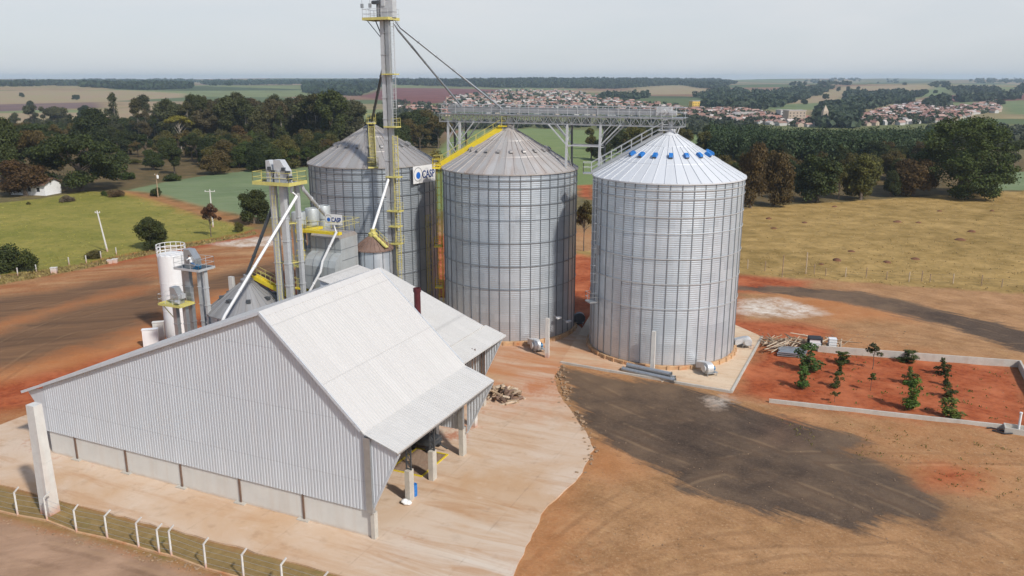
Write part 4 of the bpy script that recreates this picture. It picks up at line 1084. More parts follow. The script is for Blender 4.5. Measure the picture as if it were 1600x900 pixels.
# utility poles of the left field
def utility_pole(base, h, arm, lean, label, m, extra=False):
    root = thing('utility_pole', label, 'pole', base, 'utility poles of the left field'); top = base + Zv * h + lean
    mb = MB(); mb.tube([base, top], [.17, .11], 8); mb.obj('shaft', m, root, smooth=40)
    mb = MB(); c = base.lerp(top, .95); mb.beam(c - Vector((arm / 2, 0, 0)), c + Vector((arm / 2, 0, 0)), .1, .12)
    mb.obj('crossarm', m, root)
    for q in (-.45, 0, .45):
        mb = MB(); p = c + Vector((arm * q, 0, .06)); mb.tube([p, p + Zv * .2], .05, 6); mb.obj('insulator', M_white, root)
    if extra: mb = MB(); mb.lathe([(.28, 0), (.3, .1), (.3, .7), (.2, .8), (0, .8)], 14, base.lerp(top, .8) + Vector((.4, -.1, 0))); mb.obj('transformer', M_white, root, smooth=30)
g = gnd(168, 393, 0); utility_pole(g, 7.6, .9, Vector((-1.0, 0, 0)), 'pale leaning utility pole at the front edge of the green field', M_post)
g = gnd(333, 355, 0); utility_pole(g, 8.1, 2.2, Vector((0, 0, 0)), 'utility pole with a long crossarm behind the thin brown tree', M_post)
g = gnd(247, 308, 0); utility_pole(g, 6.3, .8, Vector((.1, 0, 0)), 'dark utility pole carrying a small transformer at the crop field corner', M_wood, True)

# white farmhouse under the trees on the left
hb = Vector((-131.5, 226, 0)); hs = thing('farmhouse', 'low white farmhouse half hidden under the trees on the left', 'house', hb)
hr = R(-12); hx = Vector((math.cos(hr), math.sin(hr), 0)); hy = Vector((-hx.y, hx.x, 0))
mb = MB(); mb.box(hb + Zv * 1.5, (11, 6, 3.0), hr)
for s in (-1, 1): mb.prism([hb + hx * (5.5 * s) - hy * 3 + Zv * 3, hb + hx * (5.5 * s) + hy * 3 + Zv * 3, hb + hx * (5.5 * s) + Zv * 4.3], hx * (-.2 * s))
mb.obj('wall', M_whouse, hs)
mb = MB()
for s in (-1, 1): mb.prism([hb - hx * 6 + Zv * 4.45, hb + hx * 6 + Zv * 4.45, hb + hx * 6 + hy * (3.7 * s) + Zv * 2.85, hb - hx * 6 + hy * (3.7 * s) + Zv * 2.85], Zv * .12)
mb.obj('roof', M_tile, hs)
for u_ in (-3, 0.6, 3.4):
    mb = MB(); mb.box(hb + hx * u_ - hy * 3.02 + Zv * 1.6, (.9, .06, 1.1), hr); mb.obj('window', M_glassd, hs)

# ------------------------------------------------------------------ the worker on the low elevator
def person(loc, joints, edges, radii, mats_for, label):
    me = bpy.data.meshes.new('person'); me.from_pydata([Vector(j) for j in joints], edges, []); me.update()
    ob = bpy.data.objects.new('person', me); COL.objects.link(ob); ob.location = loc
    sk = ob.modifiers.new('skin', 'SKIN'); sk.use_smooth_shade = True
    for i, r in enumerate(radii): me.skin_vertices[0].data[i].radius = (r, r)
    me.skin_vertices[0].data[0].use_root = True
    sb = ob.modifiers.new('sub', 'SUBSURF'); sb.levels = 1; sb.render_levels = 2
    dg = bpy.context.evaluated_depsgraph_get(); m2 = bpy.data.meshes.new_from_object(ob.evaluated_get(dg))
    bpy.data.objects.remove(ob)
    m2.name = 'person'; m2.materials.clear()
    for m in mats_for[0]: m2.materials.append(m)
    for p in m2.polygons: p.material_index = mats_for[1](p.center); p.use_smooth = True
    o = bpy.data.objects.new('person', m2); COL.objects.link(o); o.location = loc
    return tag(o, label, 'person')
M_skin = mat('skin', (.32, .17, .10), .6, 0, .05, 8); M_jean = mat('denim', (.06, .13, .26), .8, 0, .15, 8); M_red = mat('red_cloth', (.5, .03, .03), .8, 0, .1, 8)
pl_ = at_y(298, 400, SY - .55); pl_.z = SZ + .05
J = [(0, 0, .62), (-.02, 0, .80), (-.10, 0, 1.05), (-.16, 0, 1.16), (-.19, -.02, 1.24), (-.20, -.03, 1.36), (-.20, -.04, 1.47),   # hips, waist, chest, neck base, neck, head, crown
     (-.12, -.20, 1.12), (-.30, -.30, .95), (-.46, -.22, .92), (-.54, -.20, .92),                                                 # near arm
     (-.12, .20, 1.12), (-.30, .28, .95), (-.45, .20, .92), (-.53, .18, .92),
     (.02, -.12, .58), (.36, -.14, .46), (.44, -.14, .10), (.30, -.14, .05),                                                        # near leg, crouched
     (.02, .12, .58), (.34, .14, .50), (.40, .14, .10), (.26, .14, .05)]
E_ = [(0, 1), (1, 2), (2, 3), (3, 4), (4, 5), (5, 6), (2, 7), (7, 8), (8, 9), (9, 10), (2, 11), (11, 12), (12, 13), (13, 14), (0, 15), (15, 16), (16, 17), (17, 18), (0, 19), (19, 20), (20, 21), (21, 22)]
RD = [.15, .14, .165, .09, .06, .095, .075, .075, .055, .042, .035, .075, .055, .042, .035, .10, .075, .05, .04, .10, .075, .05, .04]
def pm(c):
    if c.z > 1.40 or (c.z > 1.30 and c.x > -.2): return 3
    if c.z > 1.2: return 0
    if c.x < -.42: return 0
    return 1 if c.z > .66 and c.x < .25 else 2
person(pl_, J, E_, RD, ([M_skin, M_white, M_jean, M_black], pm), 'dark haired worker in white top and blue trousers crouching on the low elevator')
# ------------------------------------------------------------------ ground sheet
def pts(*a): return [gnd(x, y) for x, y in a]
ZONES = {
 'red': [
  [(600, 470), (650, 372), (700, 366), (800, 380), (930, 402), (1150, 428), (1262, 440), (1262, 451), (1150, 458), (1160, 500), (1250, 505), (1300, 517), (1300, 527), (1190, 532), (1150, 560), (930, 520), (700, 560)],
  [(1192, 530), (1275, 547), (1590, 572), (1640, 676), (1205, 630), (1143, 616), (1160, 575)],
  [(1440, 738), (1480, 728), (1530, 742), (1510, 758), (1450, 757)],
  [(-60, 615), (40, 590), (120, 572), (215, 545), (240, 560), (150, 590), (38, 640), (-60, 650)], [(300, 500), (440, 428), (470, 450), (470, 520), (300, 560)],
  [(150, 408), (240, 390), (330, 374), (400, 360), (400, 370), (240, 402), (140, 420)],
  [(900, 290), (930, 288), (925, 312), (905, 306)],
  [(1180, 668), (1230, 660), (1260, 690), (1210, 700)]],
 'orange': [[(-60, 560), (60, 540), (140, 510), (230, 480), (320, 450), (440, 405), (470, 500), (300, 560), (38, 640), (-60, 650)], [(-60, 500), (60, 470), (200, 440), (200, 455), (60, 500), (-60, 530)], [(905, 690), (955, 688), (1010, 735), (960, 748), (890, 748)], [(780, 920), (835, 820), (900, 750), (880, 850), (830, 920)], [(195, 298), (240, 303), (330, 328), (395, 343), (396, 353), (320, 340), (230, 312), (190, 303)], [(1400, 725), (1560, 735), (1560, 765), (1420, 760)], [(1180, 640), (1260, 655), (1300, 690), (1220, 670)], [(1150, 452), (1300, 462), (1440, 500), (1300, 500), (1200, 462)]],
 'dark': [
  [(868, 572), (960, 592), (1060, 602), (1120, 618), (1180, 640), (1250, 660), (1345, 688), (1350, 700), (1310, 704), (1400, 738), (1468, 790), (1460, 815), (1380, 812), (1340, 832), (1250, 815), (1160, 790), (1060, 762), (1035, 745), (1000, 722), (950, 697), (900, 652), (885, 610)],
  [(1150, 446), (1250, 448), (1350, 456), (1450, 480), (1600, 515), (1750, 555), (1750, 600), (1600, 552), (1480, 510), (1380, 485), (1280, 466), (1150, 452)]],
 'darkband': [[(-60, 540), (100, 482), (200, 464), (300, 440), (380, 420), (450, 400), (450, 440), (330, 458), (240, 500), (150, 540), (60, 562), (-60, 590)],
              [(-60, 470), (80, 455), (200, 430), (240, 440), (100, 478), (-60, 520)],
              [(1130, 640), (1230, 665), (1330, 690), (1500, 800), (1480, 830), (1300, 760), (1150, 690)]],
 'white': [[(1150, 472), (1200, 464), (1262, 476), (1288, 490), (1240, 496), (1150, 491)], [(325, 381), (400, 371), (440, 368), (440, 383), (380, 387)], [(1112, 625), (1128, 620), (1140, 630), (1122, 634)]],
 'green': [[(-80, 325), (60, 311), (130, 299), (193, 300), (240, 312), (320, 339), (392, 355), (385, 366), (330, 376), (240, 392), (130, 414), (60, 424), (-80, 440)]],
 'verge': [[(-80, 442), (60, 424), (130, 413), (240, 391), (330, 375), (400, 362), (400, 367), (240, 397), (130, 421), (60, 434), (-80, 460)],
           [(-90, 735), (0, 757), (140, 794), (260, 824), (400, 862), (560, 905), (520, 925), (322, 893), (200, 858), (120, 836), (0, 806), (-90, 785)]],
 'dry': [[(1110, 428), (1160, 431), (1280, 436), (1400, 446), (1520, 454), (1600, 459), (1850, 470), (1900, 298), (1600, 298), (1500, 303), (1420, 309), (1300, 316), (1160, 324), (1090, 330)], [(895, 392), (935, 392), (935, 404), (895, 402)]],
 'crop': [[(195, 298), (260, 284), (330, 273), (400, 266), (520, 258), (520, 340), (400, 340), (330, 327), (240, 302)], [(1500, 297), (1950, 297), (1950, 262), (1600, 268), (1550, 270)]],
 'mid': [[(560, 340), (685, 235), (720, 205), (830, 200), (930, 204), (1150, 205), (1160, 245), (1000, 290), (930, 296), (800, 320)]],
 'floor': [[(-100, 312), (100, 300), (195, 296), (330, 271), (520, 257), (640, 240), (690, 228), (690, 190), (500, 190), (300, 200), (100, 230), (-100, 270)],
           [(1120, 330), (1300, 314), (1500, 300), (1600, 296), (1620, 250), (1400, 240), (1120, 250)], [(880, 258), (930, 240), (1110, 235), (1110, 215), (930, 210), (880, 240)]],
 'purple': [[(-50, 164), (150, 160), (160, 168), (-50, 176)]],
 'maroon': [[(600, 137), (700, 138), (790, 140), (720, 152), (690, 161), (630, 163), (560, 150)], [(1440, 150), (1600, 146), (1650, 156), (1450, 160)]],
 'tan': [[(-50, 142), (200, 141), (290, 146), (290, 152), (160, 159), (-50, 163)], [(-50, 177), (120, 176), (300, 160), (420, 165), (200, 195), (-50, 200)], [(980, 140), (1060, 133), (1110, 140), (1100, 147), (1000, 148)], [(1220, 160), (1320, 135), (1470, 133), (1440, 145), (1330, 148), (1260, 175)], [(1060, 172), (1110, 175), (1180, 190), (1150, 192), (1070, 182)]],
 'fgreen': [[(1330, 150), (1480, 138), (1480, 148), (1400, 158), (1340, 160)], [(1180, 165), (1290, 160), (1280, 172), (1200, 172)], [(1560, 160), (1650, 152), (1650, 180), (1570, 178)]],
 'road': [[(-90, 792), (0, 812), (120, 842), (200, 866), (322, 900), (420, 930), (420, 1010), (-200, 1010), (-120, 850)]],
}
def curve(*a):
    """a smooth path through pixel points"""
    out = []
    for i in range(len(a) - 1):
        p0, p1, p2, p3 = a[max(i - 1, 0)], a[i], a[i + 1], a[min(i + 2, len(a) - 1)]
        for j in range(8):
            t = j / 8; out.append(tuple(.5 * (2 * p1[q] + (p2[q] - p0[q]) * t + (2 * p0[q] - 5 * p1[q] + 4 * p2[q] - p3[q]) * t * t + (3 * p1[q] - p0[q] - 3 * p2[q] + p3[q]) * t ** 3) for q in (0, 1)))
    return out + [a[-1]]
TRACKS = [curve((890, 590), (1000, 640), (1180, 700), (1400, 780), (1650, 900)), curve((900, 640), (1040, 700), (1230, 760), (1440, 850), (1600, 930)), curve((1150, 449), (1350, 462), (1500, 500), (1650, 540)), curve((-40, 560), (100, 500), (260, 458), (450, 408)),
          curve((-40, 500), (150, 455), (330, 400), (440, 378)), curve((-40, 620), (80, 540), (210, 500), (300, 480)), curve((830, 900), (960, 790), (1120, 730), (1300, 715), (1620, 720)), curve((900, 920), (1100, 850), (1350, 840), (1640, 800)), curve((1000, 930), (1250, 880), (1500, 890)), curve((-60, 840), (120, 880), (300, 940)), curve((1160, 470), (1300, 520), (1640, 545))]
def build_ground():
    az = np.concatenate([np.linspace(-180, -48, 34, endpoint=False), np.linspace(-48, 48, 620), np.linspace(48, 180, 35)[1:]])[:-1]
    az = np.radians(az)
    rr = [0.5, 8, 20]
    r = 30.0
    while r < 9000:
        rr.append(r); r *= 1.0062
    rr.append(9200)
    rr = np.array(rr); na, nr = len(az), len(rr)
    RR, AZ = np.meshgrid(rr, az, indexing='ij')
    X = (RR * np.sin(AZ)).ravel(); Y = (RR * np.cos(AZ)).ravel(); Z = terrain(X, Y)
    rough = np.clip((RR.ravel() - 20) / 30, 0, 1) * .04
    Z = Z + rough * (np.sin(X * 1.1) * np.cos(Y * .9) + .6 * np.sin(X * .37 + Y * .5))
    # the red bank behind the silos
    bk = np.exp(-((Y + .44 * X - 121 - .0 * X) / 5.0) ** 2) * ((X > -25) & (X < 30))
    me = bpy.data.meshes.new('ground')
    nv = na * nr
    me.vertices.add(nv)
    me.vertices.foreach_set('co', np.stack([X, Y, Z], 1).astype('f4').ravel())
    i = np.arange(nr - 1)[:, None]; j = np.arange(na)[None, :]; j2 = (j + 1) % na
    q = np.stack([i * na + j, (i + 1) * na + j, (i + 1) * na + j2, i * na + j2], -1).reshape(-1, 4)[:, ::-1]
    nf = len(q)
    me.loops.add(nf * 4); me.polygons.add(nf)
    me.loops.foreach_set('vertex_index', q.astype('i4').ravel())
    me.polygons.foreach_set('loop_start', np.arange(0, nf * 4, 4, dtype='i4'))
    me.polygons.foreach_set('use_smooth', np.ones(nf, bool))
    me.update(calc_edges=True)
    for nm, polys in ZONES.items():
        best = np.full(nv, -400.0)
        for pl in polys:
            P = np.array([(p.x, p.y) for p in pts(*pl)])
            ext = max(np.ptp(P[:, 0]), np.ptp(P[:, 1])); mg = max(12, min(400, ext * .5))
            sel = np.where((X > P[:, 0].min() - mg) & (X < P[:, 0].max() + mg) & (Y > P[:, 1].min() - mg) & (Y < P[:, 1].max() + mg))[0]
            if not len(sel): continue
            x, y = X[sel], Y[sel]; d2 = np.full(len(sel), 1e12); ins = np.zeros(len(sel), bool)
            for k in range(len(P)):
                ax, ay = P[k]; bx_, by_ = P[(k + 1) % len(P)]
                ex, ey = bx_ - ax, by_ - ay; L = ex * ex + ey * ey + 1e-9
                t = np.clip(((x - ax) * ex + (y - ay) * ey) / L, 0, 1)
                d2 = np.minimum(d2, (x - ax - t * ex) ** 2 + (y - ay - t * ey) ** 2)
                c = ((ay > y) != (by_ > y)) & (x < (bx_ - ax) * (y - ay) / (by_ - ay + 1e-12) + ax)
                ins ^= c
            d = np.sqrt(d2); d[~ins] *= -1
            best[sel] = np.maximum(best[sel], d)
        a = me.attributes.new('z_' + nm, 'FLOAT', 'POINT'); a.data.foreach_set('value', np.clip(best, -400, 400).astype('f4'))
    tr = np.full(nv, 50.0)
    for pl in TRACKS:
        P = np.array([(p.x, p.y) for p in pts(*pl)])
        sel = np.where((X > P[:, 0].min() - 8) & (X < P[:, 0].max() + 8) & (Y > P[:, 1].min() - 8) & (Y < P[:, 1].max() + 8))[0]
        x, y = X[sel], Y[sel]; d2 = np.full(len(sel), 1e9)
        for k in range(len(P) - 1):
            ax, ay = P[k]; ex, ey = P[k + 1] - P[k]; t = np.clip(((x - ax) * ex + (y - ay) * ey) / (ex * ex + ey * ey + 1e-9), 0, 1)
            d2 = np.minimum(d2, (x - ax - t * ex) ** 2 + (y - ay - t * ey) ** 2)
        tr[sel] = np.minimum(tr[sel], np.sqrt(d2))
    a = me.attributes.new('z_track', 'FLOAT', 'POINT'); a.data.foreach_set('value', tr.astype('f4'))
    return me

def ground_mat():
    m, t, bs = newmat('ground_surface')
    pos = t.new('ShaderNodeNewGeometry').outputs['Position']
    flat = t.mapping(pos, (1, 1, 0))
    ln = t.new('ShaderNodeVectorMath', operation='LENGTH', inp={0: flat}).outputs['Value']
    xs = t.new('ShaderNodeSeparateXYZ', inp={0: pos})
    nA = t.noise(flat, .035, 8, .6); nB = t.noise(flat, .22, 9, .65); nC = t.noise(flat, 1.6, 7, .7); nD = t.noise(flat, 4.5, 6, .75)
    ang = math.atan2(-.73, .68)
    sR = t.noise(t.mapping(t.mapping(flat, (1, 1, 1), (0, 0, -ang)), (.09, .8, 0)), 1.0, 8, .68, .5)       # wheel marks along the yard
    aL = math.atan2(.30, .95)
    sL = t.noise(t.mapping(t.mapping(flat, (1, 1, 1), (0, 0, -aL)), (.05, .5, 0)), 1.0, 8, .68, .9)
    left = t.ramp(xs.outputs[0], -14, -24)
    st = t.new('ShaderNodeMix', data_type='FLOAT', inp={0: left, 2: sR, 3: sL}).outputs[0]
    def attr(n): return t.new('ShaderNodeAttribute', attribute_name='z_' + n).outputs['Fac']
    # bare soil of the yard
    c = t.mix(t.ramp(nB, .32, .68), (.30, .155, .066), (.48, .27, .13))
    nM = t.noise(flat, .55, 6, .7, .4)
    c = t.mix(t.math('MULTIPLY', t.ramp(nM, .52, .72), .5), c, (.19, .10, .042)); c = t.mix(t.math('MULTIPLY', t.ramp(nM, .46, .28), .45), c, (.54, .33, .15))
    c = t.mix(t.math('MULTIPLY', t.ramp(st, .5, .72), .42), c, (.19, .095, .042))
    c = t.mix(t.math('MULTIPLY', t.ramp(st, .46, .28), .35), c, (.44, .29, .17))
    c = t.mix(t.math('MULTIPLY', t.ramp(t.math('ADD', nA, t.math('MULTIPLY', nC, .35)), .68, .84), .55), c, (.40, .155, .055))
    c = t.mix(t.math('MULTIPLY', left, t.math('MULTIPLY', t.ramp(t.math('ADD', nA, t.math('MULTIPLY', sL, .8)), .72, 1.0), .8)), c, (.30, .095, .03))
    c = t.mix(t.math('MULTIPLY', t.ramp(nC, .54, .74), .5), c, (.14, .085, .042))
    c = t.mix(t.math('MULTIPLY', t.ramp(nD, .54, .66), .5), c, (.56, .38, .22)); c = t.mix(t.math('MULTIPLY', t.ramp(nD, .45, .33), .5), c, (.13, .075, .035))
    # open country far away: a patchwork of fields
    vo = t.new('ShaderNodeTexVoronoi', feature='F1', inp={'Vector': t.mapping(t.new('ShaderNodeVectorMath', operation='ADD', inp={0: flat, 1: t.new('ShaderNodeVectorMath', operation='SCALE', inp={0: t.new('ShaderNodeTexNoise', inp={'Vector': flat, 'Scale': .002}).outputs['Color'], 'Scale': 260.0}).outputs[0]}).outputs[0], (.0021, .0032, 0), (0, 0, .5)), 'Scale': 1.0, 'Randomness': .9})
    vr = t.new('ShaderNodeSeparateColor', inp={0: vo.outputs['Color']}).outputs[0]
    cr = t.new('ShaderNodeValToRGB', inp={0: vr}); cr.color_ramp.interpolation = 'CONSTANT'
    els = [(0, (.15, .16, .06)), (.2, (.30, .235, .115)), (.38, (.10, .135, .05)), (.52, (.33, .23, .13)), (.66, (.19, .22, .09)), (.8, (.06, .085, .035)), (.9, (.26, .14, .085))]
    while len(cr.color_ramp.elements) < len(els): cr.color_ramp.elements.new(.5)
    for e, (p_, cc) in zip(cr.color_ramp.elements, els): e.position = p_; e.color = (*cc, 1)
    nF = t.noise(flat, .012, 6, .6)
    fc = t.mix(t.math('MULTIPLY', t.ramp(nF, .4, .7), .5), cr.outputs[0], (.12, .11, .05))
    near = t.mix(t.ramp(nB, .35, .65), (.11, .095, .04), (.20, .155, .07))
    fc = t.mix(t.ramp(ln, 420, 620), near, fc)
    c = t.mix(t.ramp(t.math('ADD', ln, t.math('MULTIPLY', nB, 40)), 185, 205), c, fc)
    def layer(c, n, ca, cb, f, amp, soft, amt=1.0, wisp=0):
        e = t.math('ADD', attr(n), t.math('MULTIPLY', t.math('SUBTRACT', nB, .5), amp))
        e = t.math('ADD', e, t.math('MULTIPLY', t.math('SUBTRACT', nC, .5), amp * .45))
        if wisp: e = t.math('ADD', e, t.math('MULTIPLY', t.math('SUBTRACT', st, .5), wisp))
        k = t.math('MULTIPLY', t.ramp(e, -soft, soft), amt)
        return t.mix(k, c, t.mix(f, ca, cb))
    f1 = t.ramp(nB, .32, .68); f2 = t.ramp(nC, .3, .7); f3 = t.ramp(st, .35, .65)
    c = layer(c, 'tan', (.31, .255, .13), (.33, .235, .145), t.ramp(nF, .4, .6), 30, 15)
    c = layer(c, 'maroon', (.16, .055, .045), (.20, .075, .06), t.ramp(nF, .4, .6), 30, 15)
    c = layer(c, 'purple', (.15, .095, .09), (.19, .12, .10), t.ramp(nF, .4, .6), 20, 10)
    c = layer(c, 'fgreen', (.13, .17, .07), (.18, .21, .09), t.ramp(nF, .4, .6), 30, 15)
    c = layer(c, 'floor', (.075, .06, .026), (.17, .115, .05), f1, 14, 6)
    mg = t.mix(t.ramp(nA, .35, .65), (.150, .205, .072), (.20, .245, .095)); mg = t.mix(t.math('MULTIPLY', t.ramp(sL, .45, .7), .35), mg, (.23, .25, .12))
    c = layer(c, 'mid', mg, mg, .5, 8, 2)
    cg = t.mix(t.ramp(nA, .35, .65), (.115, .165, .072), (.19, .24, .112))
    c = layer(c, 'crop', cg, t.mix(.6, cg, (.24, .26, .16)), t.ramp(sL, .4, .7), 4, 1)
    gg = t.mix(t.ramp(t.math('ADD', t.math('MULTIPLY', nA, .6), t.math('MULTIPLY', nB, .5)), .40, .68), (.165, .17, .028), (.32, .265, .065))
    gg = t.mix(t.math('MULTIPLY', t.ramp(nM, .50, .70), .65), gg, (.125, .135, .026)); gg = t.mix(t.math('MULTIPLY', t.ramp(nC, .52, .72), .6), gg, (.10, .11, .024)); gg = t.mix(t.math('MULTIPLY', t.ramp(nD, .56, .72), .35), gg, (.42, .36, .10))
    c = layer(c, 'green', gg, gg, .5, 5, .8)
    dg = t.mix(t.ramp(t.math('ADD', t.math('MULTIPLY', nA, .4), t.math('MULTIPLY', nB, .7)), .42, .66), (.225, .146, .042), (.45, .295, .108))
    dg = t.mix(t.math('MULTIPLY', t.ramp(nM, .50, .70), .55), dg, (.17, .125, .042)); dg = t.mix(t.math('MULTIPLY', t.ramp(nC, .52, .72), .6), dg, (.12, .095, .03))
    dg = t.mix(t.math('MULTIPLY', t.ramp(nD, .58, .75), .35), dg, (.36, .29, .14))
    c = layer(c, 'dry', dg, dg, .5, 5, .8)
    c = layer(c, 'orange', (.46, .155, .042), (.50, .22, .09), f1, 8, 2.5, .55)
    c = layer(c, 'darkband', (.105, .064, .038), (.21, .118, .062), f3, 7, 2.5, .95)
    c = layer(c, 'red', t.mix(t.ramp(nC, .40, .62), (.38, .085, .028), (.22, .042, .014)), (.50, .155, .065), t.ramp(t.math('ADD', nB, t.math('MULTIPLY', st, .4)), .62, .9), 5, 1.6, .93)
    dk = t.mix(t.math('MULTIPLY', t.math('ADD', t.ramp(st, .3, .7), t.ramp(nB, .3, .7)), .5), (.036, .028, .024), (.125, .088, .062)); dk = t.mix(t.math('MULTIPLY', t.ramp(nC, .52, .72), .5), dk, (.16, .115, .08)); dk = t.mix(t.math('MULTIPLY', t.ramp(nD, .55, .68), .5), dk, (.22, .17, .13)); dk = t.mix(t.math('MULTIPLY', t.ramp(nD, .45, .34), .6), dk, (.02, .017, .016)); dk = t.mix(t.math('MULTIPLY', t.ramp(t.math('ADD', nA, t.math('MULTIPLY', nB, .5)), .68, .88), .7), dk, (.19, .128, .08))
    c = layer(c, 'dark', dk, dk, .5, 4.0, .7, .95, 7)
    c = layer(c, 'verge', t.mix(f2, (.20, .135, .05), (.31, .215, .09)), (.15, .15, .04), t.ramp(nB, .55, .7), 2.2, .5)
    c = layer(c, 'road', t.mix(f3, (.33, .205, .13), (.45, .29, .19)), (.27, .165, .10), t.ramp(nB, .45, .7), 1.6, .5)
    td = attr('track')
    for off, wd in ((.85, .20),):
        q = t.math('ABSOLUTE', t.math('SUBTRACT', t.math('ADD', td, t.math('MULTIPLY', t.math('SUBTRACT', nM, .5), .5)), off))
        k = t.math('MULTIPLY', t.ramp(q, .30, .12), t.ramp(nB, .40, .58))
        c = t.mix(t.math('MULTIPLY', k, .24), c, (.095, .05, .028))
        q2 = t.math('ABSOLUTE', t.math('SUBTRACT', td, 1.3)); c = t.mix(t.math('MULTIPLY', t.math('MULTIPLY', t.ramp(q2, .25, .08), t.ramp(nB, .45, .6)), .13), c, (.55, .36, .19))
    c = layer(c, 'white', (.74, .68, .59), (.46, .33, .24), t.ramp(t.math('ADD', nB, t.math('MULTIPLY', nC, .5)), .66, .9), 9, 1.0, t.math('ADD', .25, t.math('MULTIPLY', t.ramp(nM, .62, .42), .72)))
    t.put(bs.inputs['Base Color'], c)
    bs.inputs['Roughness'].default_value = .95; bs.inputs['Specular IOR Level'].default_value = .15
    b = t.new('ShaderNodeBump', inp={'Strength': .55, 'Distance': .12, 'Height': t.math('ADD', nC, t.math('MULTIPLY', nD, .6))})
    t.put(bs.inputs['Normal'], b.outputs[0])
    return m
gme = build_ground(); gme.materials.append(ground_mat())
go = bpy.data.objects.new('ground', gme); COL.objects.link(go); tag(go, kind='structure')

# ------------------------------------------------------------------ concrete yard, silo slab
def apron_mat(name, base, light, stain):
    m, t, bs = newmat(name)
    pos = t.new('ShaderNodeNewGeometry').outputs['Position']
    a = t.noise(pos, .10, 8, .62, .4); b = t.noise(pos, .6, 8, .68); c_ = t.noise(pos, 4, 5, .7)
    w = t.noise(t.mapping(t.mapping(pos, (1, 1, 1), (0, 0, .42)), (.09, .6, 1)), 1, 8, .68, .8)
    c = t.mix(t.ramp(a, .36, .62), base, light)
    c = t.mix(t.math('MULTIPLY', t.ramp(w, .50, .68), .65), c, stain)
    c = t.mix(t.math('MULTIPLY', t.ramp(b, .56, .74), .5), c, tuple(x * .62 for x in stain))
    c = t.mix(t.math('MULTIPLY', t.ramp(b, .40, .26), .45), c, tuple(min(1, x * 1.12) for x in light))
    c = t.mix(t.math('MULTIPLY', t.ramp(t.math('ADD', a, t.math('MULTIPLY', c_, .25)), .72, .80), .7), c, (.42, .12, .045))
    dx = t.new('ShaderNodeVectorMath', operation='DISTANCE', inp={0: pos, 1: (1.5, 85.0, 0.1)}).outputs['Value']   # red earth washed off the bank
    c = t.mix(t.math('MULTIPLY', t.ramp(t.math('ADD', dx, t.math('MULTIPLY', b, 14)), 23, 11), t.math('MULTIPLY', t.ramp(w, .25, .55), .85)), c, (.47, .19, .075))
    dw = t.new('ShaderNodeVectorMath', operation='DISTANCE', inp={0: pos, 1: (-3.0, 47.5, 0.1)}).outputs['Value']   # hosed-down, paler part
    c = t.mix(t.math('MULTIPLY', t.ramp(t.math('ADD', dw, t.math('MULTIPLY', a, 16)), 17, 9), t.math('MULTIPLY', t.ramp(w, .68, .4), .75)), c, (.66, .58, .48))
    # cast joints every six metres
    v = t.new('ShaderNodeSeparateXYZ', inp={0: t.mapping(pos, (1, 1, 1), (0, 0, -ROT))})
    for o in (0, 1):
        f = t.math('ABSOLUTE', t.math('SUBTRACT', t.math('FRACT', t.math('MULTIPLY', v.outputs[o], 1 / 6.5)), .5))
        c = t.mix(t.math('MULTIPLY', t.ramp(f, .0065, .002), t.math('MULTIPLY', t.ramp(b, .4, .6), .3)), c, (.18, .11, .07))
    t.put(bs.inputs['Base Color'], c); bs.inputs['Roughness'].default_value = .9; bs.inputs['Specular IOR Level'].default_value = .25
    bp = t.new('ShaderNodeBump', inp={'Strength': .25, 'Distance': .03, 'Height': t.math('ADD', b, c_)}); t.put(bs.inputs['Normal'], bp.outputs[0])
    return m
M_apron = apron_mat('dusty_concrete', (.52, .335, .195), (.62, .50, .39), (.45, .25, .125))
M_slab = apron_mat('pale_slab', (.60, .44, .29), (.68, .54, .39), (.52, .30, .16))
def slab(name, poly, z, m, jit=.0, seed=3, thick=.3):
    q = random.Random(seed); out = []
    n = len(poly)
    for i in range(n):
        a, b = poly[i], poly[(i + 1) % n]; k = max(1, int((b - a).length / .8)) if jit else 1
        for j in range(k):
            p = a.lerp(b, j / k); w = jit
            out.append(Vector((p.x + q.uniform(-w, w), p.y + q.uniform(-w, w), z)))
    mb = MB(); mb.prism(out, (0, 0, -thick)); o = mb.obj(name, m); return tag(o, kind='structure')
ap = [gnd(x, y, .1) for x, y in ((-140, 722), (0, 757), (140, 794), (260, 824), (400, 862), (560, 907), (600, 925), (640, 985), (740, 985), (800, 900), (828, 842), (850, 795), (905, 745), (927, 702), (915, 674), (890, 640), (872, 612), (866, 588), (876, 570), (900, 553))]
ap += [Vector((9.0, 99.0, .1)), Vector((7, 110, .1)), Vector((-14, 116, .1)), Vector((-28, 96, .1)), W(30, 22, .1), W(35, 14, .1)] + [gnd(x, y, .1) for x, y in ((62, 640), (0, 664), (-140, 690))]
slab('concrete_yard', ap, .10, M_apron, .09)
sp = [gnd(876, 566, .14), gnd(1143, 612, .14), gnd(1191, 526, .14), SILO_R + Vector((10.6, 9.5, .14)), SILO_R + Vector((-7, 13.5, .14)), Vector((8.2, 97, .14))]
slab('silo_slab', sp, .15, M_slab)
for a, b, nm in ((sp[0], sp[1], 'kerb'), (sp[1], sp[2], 'kerb')):
    mb = MB(); mb.beam(Vector((a.x, a.y, .12)), Vector((b.x, b.y, .12)), .22, .26); tag(mb.obj('kerb', M_conc), kind='structure')

